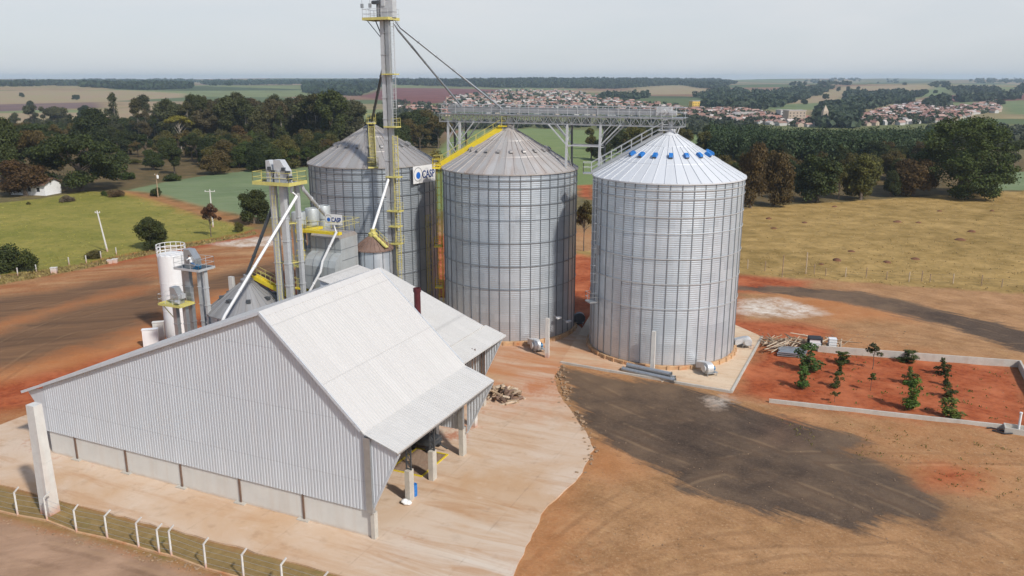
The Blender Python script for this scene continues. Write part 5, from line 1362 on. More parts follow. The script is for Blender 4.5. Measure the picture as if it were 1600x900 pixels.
# ------------------------------------------------------------------ plants
def leaf_mat(name, bark=False):
    m, t, bs = newmat(name)
    oi = t.new('ShaderNodeObjectInfo'); geo = t.new('ShaderNodeNewGeometry')
    co = t.new('ShaderNodeTexCoord').outputs['Object']
    rv = geo.outputs['Random Per Island']
    n = t.noise(co, .33, 4, .6)
    k = t.math('ADD', t.math('MULTIPLY', rv, .55), t.math('MULTIPLY', t.ramp(n, .30, .70), .85))
    c = t.new('ShaderNodeVectorMath', operation='SCALE', inp={0: oi.outputs['Color'], 'Scale': t.math('ADD', .26, k)}).outputs[0]
    hs = t.new('ShaderNodeHueSaturation', inp={'Hue': t.math('ADD', .485, t.math('MULTIPLY', oi.outputs['Random'], .03)), 'Color': c})
    t.put(bs.inputs['Base Color'], hs.outputs[0]); bs.inputs['Roughness'].default_value = .65; bs.inputs['Specular IOR Level'].default_value = .25
    tr = t.new('ShaderNodeBsdfTranslucent', inp={'Color': hs.outputs[0]})
    mx = t.new('ShaderNodeMixShader', inp={0: .14, 1: bs.outputs[0], 2: tr.outputs[0]})
    t.put(m.node_tree.nodes['Material Output'].inputs['Surface'], mx.outputs[0])
    return m
M_leaf = leaf_mat('foliage')
M_bark = mat('bark', (.13, .10, .075), .9, 0, .25, 2); M_barkp = mat('pale_bark', (.27, .235, .19), .85, 0, .2, 2)

def quads_mesh(name, C, A, B, mats):
    """C centres, A and B half-axes: one leaf quad each, slightly kite shaped"""
    n = len(C); V = np.empty((n, 4, 3)); V[:, 0] = C - A * 1.1; V[:, 1] = C - B * .8; V[:, 2] = C + A; V[:, 3] = C + B * .9
    me = bpy.data.meshes.new(name); me.vertices.add(n * 4); me.vertices.foreach_set('co', V.astype('f4').ravel())
    me.loops.add(n * 4); me.polygons.add(n); me.loops.foreach_set('vertex_index', np.arange(n * 4, dtype='i4')); me.polygons.foreach_set('loop_start', np.arange(0, n * 4, 4, dtype='i4'))
    me.update(calc_edges=True); me.materials.append(mats); return me
def leaves(lobes, n, size, g, shell=.55, down=.25):
    L = np.array(lobes, float); wgt = (L[:, 3] * L[:, 4] + L[:, 5] * L[:, 3]); wgt /= wgt.sum()
    k = g.choice(len(L), n, p=wgt); d = g.normal(size=(n, 3)); d[:, 2] = np.where(d[:, 2] < 0, d[:, 2] * (.4 + down), d[:, 2]); d /= np.linalg.norm(d, axis=1)[:, None]
    r = (shell + (1 - shell) * g.random(n)) * (1 + .12 * g.normal(size=n)); Cc = L[k, :3] + d * L[k, 3:6] * r[:, None]
    nr = d * .9 + g.normal(size=(n, 3)) * .75 + np.array([0, 0, .35]); nr /= np.linalg.norm(nr, axis=1)[:, None]
    a = np.cross(nr, g.normal(size=(n, 3))); a /= np.linalg.norm(a, axis=1)[:, None]; b = np.cross(nr, a)
    s = size * (.55 + .9 * g.random(n))[:, None]
    return Cc, a * s, b * s * .8
def trunk_mesh(H, r, limbs, g, m, lean=0):
    mb = MB(); top = Vector((lean, 0, H)); ps = [Vector((0, 0, -.3)), Vector((lean * .1, .05, H * .3)), Vector((lean * .5, -.05 * H * .1, H * .65)), top]
    mb.tube(ps, [r * 1.3, r, r * .8, r * .45], 7)
    for (x, y, z) in limbs:
        s = H * min(.95, max(.35, g.uniform(.45, .9))); a = Vector((lean * (s / H), 0, s)); b = Vector((x, y, z)); mid = a.lerp(b, .5) + Vector((0, 0, .12 * (b - a).length * g.uniform(-.5, 1)))
        mb.tube([a, mid, b], [r * .45, r * .3, r * .1], 5, cap=False)
    return mb.mesh('trunk', m, smooth=60)
PROTO = {}
def proto(kind, seed):
    g = np.random.default_rng(seed); u = g.uniform; lobes = []
    if kind == 'dome':       # broad dense crown almost to the ground
        H, Wd = 10, 10
        for i in range(20):
            a = u(0, 6.28); z = u(1.5, 8.3); q = math.sqrt(max(.05, 1 - ((z - 4.0) / 5.4) ** 2)) * 3.4; q *= u(.55, 1.05); s = u(1.1, 2.0); lobes.append((q * math.cos(a), q * math.sin(a), z, s, s, s * .8))
        lobes.append((0, 0, 5, 3.4, 3.4, 3.2)); n, sz, trk, bark = 15000, .185, 3.2, M_bark
    elif kind == 'spread':   # flat topped, layered
        H, Wd = 11, 17
        for i in range(26):
            a = u(0, 6.28); q = 7.4 * math.sqrt(u(0.02, 1)); z = 9.6 - (q / 7.4) ** 2 * 3.6 + u(-1.6, .3); s = u(1.3, 2.4); lobes.append((q * math.cos(a), q * math.sin(a), z, s, s, s * .55))
        for i in range(20):
            a = u(0, 6.28); q = u(1.5, 7.2); s = u(1.3, 2.3); lobes.append((q * math.cos(a), q * math.sin(a), u(2.2, 5.8), s, s, s * .7))
        n, sz, trk, bark = 19000, .20, 5, M_bark
    elif kind == 'euc':      # tall, bare pale stem, thin crown
        H, Wd = 22, 7
        for i in range(20):
            z = u(6.5, 20.6); q = u(.2, 3.0) * (1 - abs(z - 13) / 14); a = u(0, 6.28); s = u(.9, 1.7); lobes.append((q * math.cos(a), q * math.sin(a), z, s, s, s * 1.15))
        lobes.append((0, 0, 20.5, 1.0, 1.0, 1.4)); n, sz, trk, bark = 7000, .20, 19, M_barkp
    elif kind == 'oval':     # upright dense crown
        H, Wd = 12, 7
        for i in range(18):
            z = u(2.5, 10.6); q = 2.5 * math.sqrt(max(.05, 1 - ((z - 6) / 6) ** 2)) * u(.4, 1); a = u(0, 6.28); s = u(.9, 1.6); lobes.append((q * math.cos(a), q * math.sin(a), z, s, s, s))
        n, sz, trk, bark = 10500, .19, 6, M_bark
    elif kind == 'thin':     # open crown, limbs show
        H, Wd = 9, 9
        for i in range(15):
            a = u(0, 6.28); q = u(.4, 3.6); z = 8.0 - q * .75 + u(-1.8, .3); s = u(.7, 1.3); lobes.append((q * math.cos(a), q * math.sin(a), z, s, s, s * .7))
        n, sz, trk, bark = 5200, .155, 5, M_bark
    elif kind == 'umbrella':
        H, Wd = 12, 10
        for i in range(14):
            a = u(0, 6.28); q = 4 * math.sqrt(u(0, 1)); s = u(1, 1.7); lobes.append((q * math.cos(a), q * math.sin(a), 11 - q * q * .12 + u(-.6, 0), s, s, s * .5))
        n, sz, trk, bark = 7000, .17, 9, M_barkp
    elif kind == 'big':      # very large, many heavy clumps
        H, Wd = 20, 24
        for i in range(64):
            z = u(1.6, 18.2); q = 10.2 * math.sqrt(max(.05, 1 - ((z - 7.5) / 12) ** 2)) * u(.62, 1.0); a = u(0, 6.28); s = u(1.5, 2.9); lobes.append((q * math.cos(a), q * math.sin(a), z, s, s, s * .72))
        lobes.append((0, 0, 9, 7, 7, 7)); n, sz, trk, bark = 36000, .23, 7, M_bark
    elif kind == 'bush':
        H, Wd = 3, 4
        for i in range(12):
            a = u(0, 6.28); q = u(0, 1.4); s = u(.5, .95); lobes.append((q * math.cos(a), q * math.sin(a), u(.5, 2.2) * (1 - q * .2), s, s, s))
        n, sz, trk, bark = 4200, .10, 1.0, M_bark
    elif kind == 'sapling':
        H, Wd = 3, 2
        for i in range(24):
            a = u(0, 6.28); z = u(.3, 2.85); q = u(.05, .95) * (1 - abs(z - 1.3) / 2.3); s = u(.14, .36); lobes.append((q * math.cos(a), q * math.sin(a), z, s, s, s * 1.1))
        n, sz, trk, bark = 1500, .085, 1.8, M_bark
    else:                    # 'slip': thin stem with a small head
        H, Wd = 3, 1.6
        for i in range(6):
            a = u(0, 6.28); q = u(.1, .6); s = u(.18, .32); lobes.append((q * math.cos(a), q * math.sin(a), u(1.7, 2.75), s, s, s))
        n, sz, trk, bark = 200, .12, 2.4, M_bark
    Cc, A, B = leaves(lobes, n, sz, g)
    crown = quads_mesh('crown', Cc, A, B, M_leaf)
    lb = [l[:3] for l in lobes][:: max(1, len(lobes) // 9)]
    tm = trunk_mesh(max(trk, .4), {'big': .8, 'spread': .42, 'dome': .35, 'euc': .15, 'oval': .25, 'thin': .16, 'umbrella': .2, 'bush': .05, 'sapling': .035, 'slip': .03}[kind], lb, g, bark)
    return crown, tm, H, Wd
for k_, n_ in (('dome', 3), ('spread', 2), ('euc', 4), ('oval', 2), ('thin', 3), ('umbrella', 1), ('big', 1), ('bush', 3), ('sapling', 3), ('slip', 2)):
    PROTO[k_] = [proto(k_, 100 + 7 * i + len(k_)) for i in range(n_)]
NAMES = {'dome': 'broadleaf_tree', 'spread': 'spreading_tree', 'euc': 'eucalyptus_tree', 'oval': 'upright_tree', 'thin': 'open_tree', 'umbrella': 'umbrella_tree', 'big': 'giant_tree', 'bush': 'bush', 'sapling': 'sapling', 'slip': 'sapling'}
def plant(kind, base, h, w, col, label, group=None):
    crown, tm, H, Wd = rnd.choice(PROTO[kind])
    root = thing(NAMES[kind], label, 'bush' if kind == 'bush' else 'sapling' if kind in ('sapling', 'slip') else 'tree', base, group)
    root.rotation_euler.z = rnd.uniform(0, 6.28); root.scale = (w / Wd, w / Wd, h / H)
    for nm, me in (('crown', crown), ('trunk', tm)):
        o = bpy.data.objects.new(nm, me); COL.objects.link(o); o.parent = root
        if nm == 'crown': v = rnd.uniform(.88, 1.12); o.color = (col[0] * v, col[1] * v, col[2] * v, 1)
    return root
def ppm(p): return FPX / (p.y * math.cos(PITCH) + (CAMH - p.z) * math.sin(PITCH))
def plant_px(kind, px, by, ty, wpx, col, label, group=None):
    b = gnd(px, by); return plant(kind, b, max(.4, height_of(px, ty, b)), wpx / ppm(b), col, label, group)
DK = (.034, .045, .010); DG = (.048, .060, .014); OL = (.095, .088, .020); BR = (.088, .056, .018); GY = (.075, .078, .034); YL = (.18, .145, .026); MG = (.060, .080, .016); RD_ = (.11, .060, .025); BO = (.10, .075, .022)
for a in (
 ('spread', 128, 298, 202, 156, DG, 'huge dark spreading tree beside the white farmhouse'),
 ('dome', 40, 306, 246, 88, BR, 'rusty brown tree standing in front of the white farmhouse'),
 ('dome', 6, 288, 178, 74, DG, 'tall dark tree at the left edge behind the farmhouse trees'),
 ('spread', 62, 282, 196, 92, BO, 'wide brownish tree just behind the farmhouse'),
 ('dome', 143, 240, 165, 74, DK, 'very dark domed tree rising behind the huge spreading tree'),
 ('dome', 204, 242, 198, 54, DK, 'round very dark tree at the middle of the left clearing'),
 ('euc', 184, 222, 143, 30, GY, 'tallest pale stemmed eucalyptus standing alone left of the wood'),
 ('euc', 231, 218, 147, 34, GY, 'tall grey-green eucalyptus at the left end of the wood'),
 ('oval', 54, 208, 159, 34, GY, 'left grey-green tree of the grove behind the farmhouse'),
 ('oval', 76, 210, 162, 30, GY, 'middle grey-green tree of the grove behind the farmhouse'),
 ('oval', 97, 212, 164, 32, GY, 'right grey-green tree of the grove behind the farmhouse'),
 ('thin', 28, 212, 172, 34, GY, 'thin grey tree left of the grove behind the farmhouse'),
 ('dome', 132, 186, 163, 22, DK, 'small pointed dark tree between the grove and the pale eucalyptus'),
 ('dome', 240, 266, 232, 38, DG, 'left of two small dark trees above the crop field corner'),
 ('oval', 273, 272, 224, 30, DK, 'right of two small dark trees above the crop field corner'),
 ('umbrella', 284, 237, 177, 46, YL, 'yellowish umbrella shaped tree with a white stem at the wood edge'),
 ('dome', 232, 212, 176, 44, MG, 'bright green leafy tree below the left end of the wood'),
 ('thin', 308, 245, 196, 40, OL, 'open olive tree right of the yellowish umbrella tree'),
 ('dome', 336, 272, 233, 54, BO, 'olive brown tree at the upper edge of the crop field'),
 ('dome', 374, 262, 226, 36, MG, 'fresh green tree at the upper edge of the crop field'),
 ('thin', 372, 240, 190, 48, BR, 'russet crowned tree on the slope below the eucalyptus wood'),
 ('dome', 404, 268, 232, 40, DK, 'dark tree at the crop field edge left of the left silo'),
 ('oval', 520, 240, 135, 50, DG, 'tallest dark domed tree left of the mast above the wood'),
 ('dome', 237, 389, 333, 58, DG, 'round dark tree standing alone at the foot of the green field'),
 ('thin', 330, 370, 312, 40, RD_, 'thin brown tree in front of the utility pole with long crossarm'),
 ('dome', 397, 349, 287, 56, DG, 'dark tree behind the twin elevator at the crop field'),
 ('thin', 912, 392, 305, 44, BO, 'brownish tree seen in the gap between the middle and right silos'),
 ('big', 1500, 306, 180, 170, (.062, .080, .016), 'giant bright-topped tree dominating the edge of the dry pasture'),
 ('dome', 1427, 306, 240, 74, BR, 'russet crowned tree left of the giant tree'),
 ('dome', 1391, 308, 264, 34, DK, 'small dark tree between the russet tree and its left neighbours'),
 ('dome', 1344, 312, 233, 72, OL, 'olive tree with lit yellowish top in the pasture tree row'),
 ('dome', 1276, 315, 229, 84, DG, 'broad dark tree with grey-green flank in the pasture tree row'),
 ('dome', 1208, 322, 224, 64, BO, 'brownish tree in the pasture row second from the right silo'),
 ('dome', 1172, 325, 217, 56, BR, 'dark russet tree touching the right silo wall'),
 ('thin', 1310, 312, 252, 46, OL, 'open olive tree between two broad trees of the pasture row'),
 ('oval', 1583, 262, 214, 40, DG, 'dark tree at the right edge beyond the giant tree'),
 ('thin', 1555, 250, 224, 34, GY, 'grey open tree at the right edge beyond the giant tree'),
): plant_px(*a)
for a in (
 (18, 424, 378, 64, DG, 'larger dark green bush at the left edge of the green field'),
 (44, 424, 386, 42, MG, 'lighter green bush next to the large dark bush at left'),
 (-14, 428, 382, 60, DG, 'dark bush cut by the left picture edge'),
 (105, 315, 304, 30, (.16, .13, .08), 'greyish brown low bush at the top of the green field'),
 (182, 308, 293, 30, (.13, .085, .04), 'brown bush beside the red farm track'),
 (163, 306, 297, 14, MG, 'small green bush between the brown bush and the spreading tree'),
 (246, 306, 290, 26, DG, 'dark bush at the foot of the transformer pole'),
 (200, 280, 264, 30, MG, 'fresh green bush in the left clearing'),
 (190, 252, 234, 34, MG, 'light green bush under the round very dark tree'),
 (210, 256, 246, 26, OL, 'olive bush right of the round very dark tree'),
 (272, 282, 268, 40, MG, 'long green bush along the upper crop field edge'),
 (680, 268, 232, 50, YL, 'yellowish bush in the gap between the left and middle silos'),
 (372, 362, 345, 22, OL, 'olive bush at the field edge behind the low grey bin'),
 (150, 402, 390, 44, BO, 'brownish scrub bush at the foot of the leaning pole'),
 (44, 320, 314, 10, OL, 'tiny bush in the green field near the farmhouse'),
): plant_px('bush', a[0], a[1], a[2], a[3], a[4], a[5])
# woods made of single trees
def wood(n, poly, kinds, hrange, cols, label, group, wr=.42, minpx=5):
    P = poly; xs = [p[0] for p in P]; ys = [p[1] for p in P]; k = 0; tries = 0; used = []
    while k < n and tries < n * 60:
        tries += 1; x = rnd.uniform(min(xs), max(xs)); y = rnd.uniform(min(ys), max(ys)); ins = False
        for i in range(len(P)):
            (ax, ay), (bx_, by_) = P[i], P[(i + 1) % len(P)]
            if (ay > y) != (by_ > y) and x < (bx_ - ax) * (y - ay) / (by_ - ay) + ax: ins = not ins
        if not ins or any(abs(x - a) < minpx and abs(y - b) < minpx * .5 for a, b in used): continue
        used.append((x, y)); kd = rnd.choice(kinds); h = rnd.uniform(*hrange); ratio = {'euc': .40, 'dome': 1.0, 'oval': .6, 'thin': .95, 'spread': 1.4}[kd]
        plant(kd, gnd(x, y), h, h * ratio * rnd.uniform(.85, 1.2), rnd.choice(cols), label[kd] if isinstance(label, dict) else label, group[kd] if isinstance(group, dict) else group); k += 1
wood(150, [(205, 226), (300, 208), (420, 205), (530, 205), (560, 222), (540, 238), (440, 240), (300, 236)], ['euc', 'euc', 'euc', 'oval'], (19, 27), [(.080, .082, .034), (.082, .074, .028), (.105, .085, .040), (.066, .076, .024)],
     {'euc': 'slender grey-green eucalyptus of the dense wood behind the left silo', 'oval': 'upright leafy tree of the dense wood behind the left silo'}, {'euc': 'eucalyptus of the wood behind the left silo', 'oval': 'upright trees of the wood behind the left silo'}, minpx=5)
wood(26, [(96, 224), (255, 224), (265, 208), (96, 206)], ['euc', 'oval', 'dome'], (11, 19), [(.060, .062, .026), DG, DK, BO],
     {'euc': 'slender tree of the ragged grove between farmhouse and wood', 'oval': 'upright tree of the ragged grove between farmhouse and wood', 'dome': 'rounded tree of the ragged grove between farmhouse and wood'}, {'euc': 'slender trees of the ragged grove', 'oval': 'upright trees of the ragged grove', 'dome': 'rounded trees of the ragged grove'}, minpx=8)
wood(75, [(200, 246), (300, 240), (420, 232), (520, 232), (520, 262), (440, 268), (400, 262), (330, 264), (300, 252)], ['dome', 'thin', 'dome'], (7, 12), [DG, OL, BO, DK, MG],
     {'dome': 'low leafy tree on the slope between the wood and the crop field', 'thin': 'open low tree on the slope between the wood and the crop field'}, {'dome': 'low leafy trees below the wood', 'thin': 'open low trees below the wood'}, minpx=7)
wood(34, [(590, 244), (690, 232), (690, 215), (600, 212)], ['dome', 'dome', 'thin'], (12, 19), [DK, DG, BO],
     {'dome': 'dark tree crowding behind the mast right of the left silo roof', 'thin': 'open tree behind the mast right of the left silo roof'}, {'dome': 'dark trees behind the mast', 'thin': 'open trees behind the mast'}, minpx=6)
wood(20, [(905, 250), (960, 256), (1000, 262), (1110, 262), (1110, 232), (1000, 226), (905, 232)], ['dome', 'oval'], (9, 15), [DK, DG, OL, BO],
     {'dome': 'dark rounded tree of the copse seen beneath the conveyor bridge', 'oval': 'upright tree of the copse seen beneath the conveyor bridge'}, {'dome': 'rounded trees of the copse under the bridge', 'oval': 'upright trees of the copse under the bridge'}, minpx=10)
wood(36, [(1100, 275), (1200, 262), (1420, 248), (1480, 262), (1420, 284), (1200, 296), (1110, 300)], ['dome', 'thin', 'dome'], (6.5, 10.5), [DK, DG, BO, OL],
     {'dome': 'dark leafy tree in the second rank behind the pasture tree row', 'thin': 'open brownish tree in the second rank behind the pasture tree row'}, {'dome': 'leafy trees behind the pasture row', 'thin': 'open trees behind the pasture row'}, minpx=9)
wood(64, [(-30, 276), (40, 250), (120, 236), (200, 226), (200, 212), (90, 214), (-30, 232)], ['dome', 'thin', 'spread'], (9, 15), [BO, DG, DK, DG],
     {'dome': 'leafy tree of the belt behind the farmhouse', 'thin': 'bare looking open tree of the belt behind the farmhouse', 'spread': 'spreading tree of the belt behind the farmhouse'}, {'dome': 'leafy trees of the farmhouse belt', 'thin': 'open trees of the farmhouse belt', 'spread': 'spreading trees of the farmhouse belt'}, minpx=8)
# planted bed
for kind, px, by, ty, w, col, lb in (
 ('sapling', 1254, 608, 577, 26, (0.090, 0.158, 0.030), 'stout green sapling at the front of the first row from the slab'), ('sapling', 1263, 580, 541, 36, (0.090, 0.143, 0.038), 'tallest leafy sapling of the bed in front of the formwork stack'),
 ('sapling', 1305, 606, 583, 17, DG, 'small dark sapling in the middle of the second row'), ('slip', 1304, 628, 608, 14, DG, 'spindly sapling at the front of the second row'), ('sapling', 1314, 568, 551, 27, MG, 'wide low sapling at the back of the second row'), ('sapling', 1311, 586, 567, 13, DG, 'narrow sapling behind the small dark one in the second row'),
 ('slip', 1363, 577, 536, 26, (.05, .05, .02), 'tall thin dark crowned sapling at the back of the third row'), ('slip', 1360, 611, 582, 15, MG, 'leaning bare stemmed sapling at the front of the third row'),
 ('sapling', 1418, 566, 548, 27, DG, 'feathery sapling at the back of the fourth row'), ('sapling', 1420, 600, 576, 19, MG, 'bright sapling in the middle of the fourth row'), ('sapling', 1421, 641, 596, 33, (0.112, 0.188, 0.030), 'largest bright green sapling at the front of the fourth row'),
 ('sapling', 1471, 586, 562, 19, DK, 'dark sapling at the back of the fifth row'), ('sapling', 1478, 603, 584, 14, DG, 'small sapling third from the front in the fifth row'), ('sapling', 1481, 621, 601, 20, DG, 'rounded sapling second from the front in the fifth row'), ('sapling', 1484, 653, 625, 33, (0.120, 0.150, 0.030), 'bushy yellow-green sapling at the front of the fifth row'),
): col = tuple(x * 1.35 for x in col) if max(col) < .1 else col; plant_px(kind, px, by, by - (by - ty) * (1.15 if kind == 'sapling' else 1), w * (1.4 if kind == 'sapling' else 1.2), col, lb, 'saplings of the planted bed')
# mounds of red earth in the pasture
M_mound = mat('red_earth', (.165, .072, .035), .95, 0, .25, 2, bump=.5)
mb = MB(); mb.lathe([(1.0, -.05), (.92, .12), (.72, .36), (.42, .54), (.16, .62), (0, .64)], 12)
mv = [Vector(v) for v in mb.v]; mb.v = [tuple(v * (1 + .16 * mnoise.noise(v * 2.1))) for v in mv]; mme = mb.mesh('mound', M_mound, smooth=60)
for px, py, s in ((1330, 393, .85), (1386, 410, .75), (1430, 405, 1.0), (1402, 347, 1.1), (1435, 348, .8), (1518, 362, 1.05), (1500, 375, 1.0), (1283, 413, .6), (1308, 407, .9), (1201, 342, .8), (1257, 348, .75), (1209, 357, .8), (1550, 330, .7), (1468, 330, .7), (1304, 323, .7)):
    o = bpy.data.objects.new('earth_mound', mme); COL.objects.link(o); o.location = gnd(px, py); s *= .8; o.scale = (s * rnd.uniform(.9, 1.4), s, s * rnd.uniform(.6, 1.1)); o.rotation_euler.z = rnd.uniform(0, 6); tag(o, 'small red earth mound in the dry pasture on the right', 'mound', 'red earth mounds of the pasture')

# broken concrete and stones
M_stone = mat('rubble_stone', (.30, .20, .12), .9, 0, .25, 4)
mb = MB()
def stone(p, s):
    rot = Matrix.Rotation(rnd.uniform(0, 6), 3, 'Z') @ Matrix.Rotation(rnd.uniform(-.5, .5), 3, 'X'); vs = []
    for z, k in ((-.3, .8), (.15, 1.0), (.45, .55)):
        for j in range(5): w = 6.283 * j / 5; r_ = k * rnd.uniform(.7, 1.15); vs.append(p + rot @ Vector((math.cos(w) * r_, math.sin(w) * r_ * .8, z)) * s)
    mb.add(vs, [tuple(range(4, -1, -1)), tuple(range(10, 15))] + [(i * 5 + j, i * 5 + (j + 1) % 5, i * 5 + 5 + (j + 1) % 5, i * 5 + 5 + j) for i in range(2) for j in range(5)])
edge = [(876, 572), (872, 590), (880, 612), (893, 640), (915, 674), (927, 702), (905, 745)]
for i in range(130):
    k = min(int(rnd.random() ** 1.5 * 6), 5); f = rnd.random(); a, b = edge[k], edge[k + 1]
    stone(gnd(a[0] + (b[0] - a[0]) * f + rnd.gauss(2, 5), a[1] + (b[1] - a[1]) * f + rnd.gauss(2, 4), 0) + Zv * .06, rnd.uniform(.06, .24))
for i in range(420): stone(gnd(rnd.uniform(880, 1600), rnd.uniform(600, 900), 0) + Zv * .02, rnd.uniform(.02, .07))
for i in range(260): stone(gnd(rnd.uniform(0, 540), 0, 0) if False else gnd(x_ := rnd.uniform(0, 520), 812 + x_ * .245 + rnd.uniform(-3, 10), 0) + Zv * .02, rnd.uniform(.04, .13))
for i in range(160): stone(gnd(rnd.uniform(1150, 1420), rnd.uniform(515, 560), 0) + Zv * .02, rnd.uniform(.03, .12))
tag(mb.obj('rubble', M_stone), 'stones and broken concrete lying about the yard', 'rubble', None, 'stuff')

# grass that nobody could count
def tufts(name, poly, n, h, col, label, px_space=True):
    P = poly; xs = [p[0] for p in P]; ys = [p[1] for p in P]; C = []
    g = np.random.default_rng(len(name))
    while len(C) < n:
        x = g.uniform(min(xs), max(xs)); y = g.uniform(min(ys), max(ys)); ins = False
        for i in range(len(P)):
            (ax, ay), (bx_, by_) = P[i], P[(i + 1) % len(P)]
            if (ay > y) != (by_ > y) and x < (bx_ - ax) * (y - ay) / (by_ - ay) + ax: ins = not ins
        if ins: p = gnd(x, y); C.append((p.x, p.y, p.z))
    C = np.repeat(np.array(C), 4, 0) + g.normal(size=(n * 4, 3)) * np.array([.16, .16, 0]); m_ = len(C)
    hh = h * (.5 + g.random(m_))[:, None]; A = np.stack([g.normal(size=m_) * .25, g.normal(size=m_) * .25, np.ones(m_)], 1) * hh * .5
    w = g.uniform(0, 6.28, m_); B = np.stack([np.cos(w), np.sin(w), 0 * w], 1) * hh * .45
    me = quads_mesh(name, C + A * .8, A, B, M_leaf); o = bpy.data.objects.new(name, me); COL.objects.link(o); o.color = (*col, 1); return tag(o, label, 'grass', None, 'stuff')
tufts('dry_grass', ZONES['dry'][0], 1800, .17, (.44, .33, .14), 'tufts of dry yellowish grass covering the pasture')
tufts('green_grass', ZONES['green'][0], 1400, .15, (.33, .32, .075), 'tufts of yellow-green grass covering the left field')
tufts('bed_weeds', [(1215, 560), (1280, 552), (1585, 580), (1600, 664), (1215, 622)], 90, .16, (.11, .15, .03), 'small weeds sprouting in the red planted bed')
tufts('yard_weeds', [(1190, 640), (1580, 690), (1600, 800), (1480, 760), (1250, 690)], 110, .12, (.20, .17, .05), 'sparse dry weeds in the dirt below the planted bed')
tufts('bank_grass', ZONES['verge'][0], 700, .32, (.28, .21, .08), 'scrubby brown growth along the green field edge')

# ------------------------------------------------------------------ far woods, town
def clump_wood(name, polys, n, h, w, col, label, nl=26, seed=1, size=.36):
    g = np.random.default_rng(seed); Cs, As, Bs = [], [], []
    area = [max(1, (max(p[0] for p in P) - min(p[0] for p in P)) * (max(p[1] for p in P) - min(p[1] for p in P))) for P in polys]; tot = sum(area)
    for P, ar in zip(polys, area):
        xs = [p[0] for p in P]; ys = [p[1] for p in P]; k = 0; want = max(3, int(n * ar / tot)); tries = 0
        while k < want and tries < want * 40:
            tries += 1; x = g.uniform(min(xs), max(xs)); y = g.uniform(min(ys), max(ys)); ins = False
            for i in range(len(P)):
                (ax, ay), (bx_, by_) = P[i], P[(i + 1) % len(P)]
                if (ay > y) != (by_ > y) and x < (bx_ - ax) * (y - ay) / (by_ - ay) + ax: ins = not ins
            if not ins: continue
            p = gnd(x, y); hh = h * g.uniform(.7, 1.25); ww = w * g.uniform(.7, 1.3)
            d = g.normal(size=(nl, 3)); d /= np.linalg.norm(d, axis=1)[:, None]
            c = np.array([p.x, p.y, p.z + hh * .52]) + d * np.array([ww / 2, ww / 2, hh * .48]) * (.6 + .4 * g.random((nl, 1)))
            nr = d + g.normal(size=(nl, 3)) * .5; nr /= np.linalg.norm(nr, axis=1)[:, None]; a = np.cross(nr, g.normal(size=(nl, 3))); a /= np.linalg.norm(a, axis=1)[:, None]; b = np.cross(nr, a)
            s = size * ww * (.6 + .7 * g.random((nl, 1))); Cs.append(c); As.append(a * s * .6); Bs.append(b * s * .6); k += 1
    me = quads_mesh(name, np.concatenate(Cs), np.concatenate(As), np.concatenate(Bs), M_leaf); o = bpy.data.objects.new(name, me); COL.objects.link(o); o.color = (*col, 1)
    return tag(o, label, 'wood', None, 'stuff')
clump_wood('plantation_wood', [[(1108, 219), (1180, 224), (1240, 239), (1330, 240), (1462, 229), (1475, 246), (1300, 256), (1108, 250)]], 1500, 10.2, 4.6, (.050, .072, .026), 'even dark green plantation wood on the hill behind the right silo', 120, 3, .13)
clump_wood('ridge_wood', [[(-40, 130), (135, 129), (135, 134), (-40, 136)], [(125, 126), (300, 126), (300, 138), (230, 141), (125, 136)], [(300, 128), (480, 126), (480, 132), (330, 134)], [(470, 127), (600, 126), (600, 134), (560, 150), (480, 146)]], 2400, 14, 22, (.035, .052, .020), 'dark wooded ridge along the horizon on the left', 22, 4)
clump_wood('ridge_wood', [[(600, 126), (760, 126), (1120, 125), (1150, 131), (1110, 139), (1060, 133), (960, 139), (780, 137), (620, 133)]], 2400, 14, 22, (.032, .048, .020), 'long dark wooded ridge above the far town', 22, 5)
clump_wood('valley_wood', [[(1085, 152), (1130, 141), (1200, 146), (1200, 164), (1130, 160)], [(1195, 150), (1250, 137), (1305, 138), (1290, 146), (1215, 168), (1195, 166)], [(1285, 170), (1330, 158), (1380, 156), (1400, 160), (1340, 175), (1330, 200), (1280, 200)], [(1330, 150), (1350, 148), (1420, 158), (1420, 164), (1385, 162)]], 900, 11, 17, (.042, .058, .026), 'dark woods climbing the valley between the two parts of the far town', 26, 6)
clump_wood('field_wood', [[(1320, 150), (1420, 146), (1420, 148), (1320, 153)], [(1400, 152), (1440, 148), (1440, 152), (1400, 156)], [(1230, 133), (1330, 131), (1330, 133), (1230, 135)], [(1490, 158), (1590, 153), (1590, 155), (1490, 161)], [(1100, 168), (1200, 170), (1200, 174), (1100, 171)], [(940, 150), (1010, 152), (1010, 156), (940, 154)], [(1300, 123), (1345, 121), (1345, 128), (1300, 128)], [(1255, 126), (1300, 125), (1300, 130), (1255, 130)], [(1384, 125), (1405, 124), (1405, 130), (1384, 130)], [(1455, 133), (1480, 130), (1482, 137), (1456, 138)], [(1515, 124), (1650, 121), (1650, 129), (1515, 131)], [(1480, 140), (1560, 139), (1560, 148), (1500, 149)], [(1580, 138), (1650, 138), (1650, 146), (1580, 146)], [(1445, 163), (1478, 155), (1480, 170), (1455, 172)]], 620, 12, 18, (.040, .056, .026), 'dark groves between the fields on the far right hillside', 24, 7)
clump_wood('scrub_wood', [[(1058, 186), (1100, 186), (1180, 200), (1110, 214), (1058, 212)], [(600, 158), (690, 165), (690, 196), (600, 196)], [(1440, 205), (1600, 200), (1650, 230), (1500, 232)], [(690, 196), (900, 192), (1060, 194), (1060, 202), (900, 200), (700, 203)]], 620, 6, 9, (.05, .058, .028), 'dark scrub on the slopes between the green field and the far town', 24, 8)

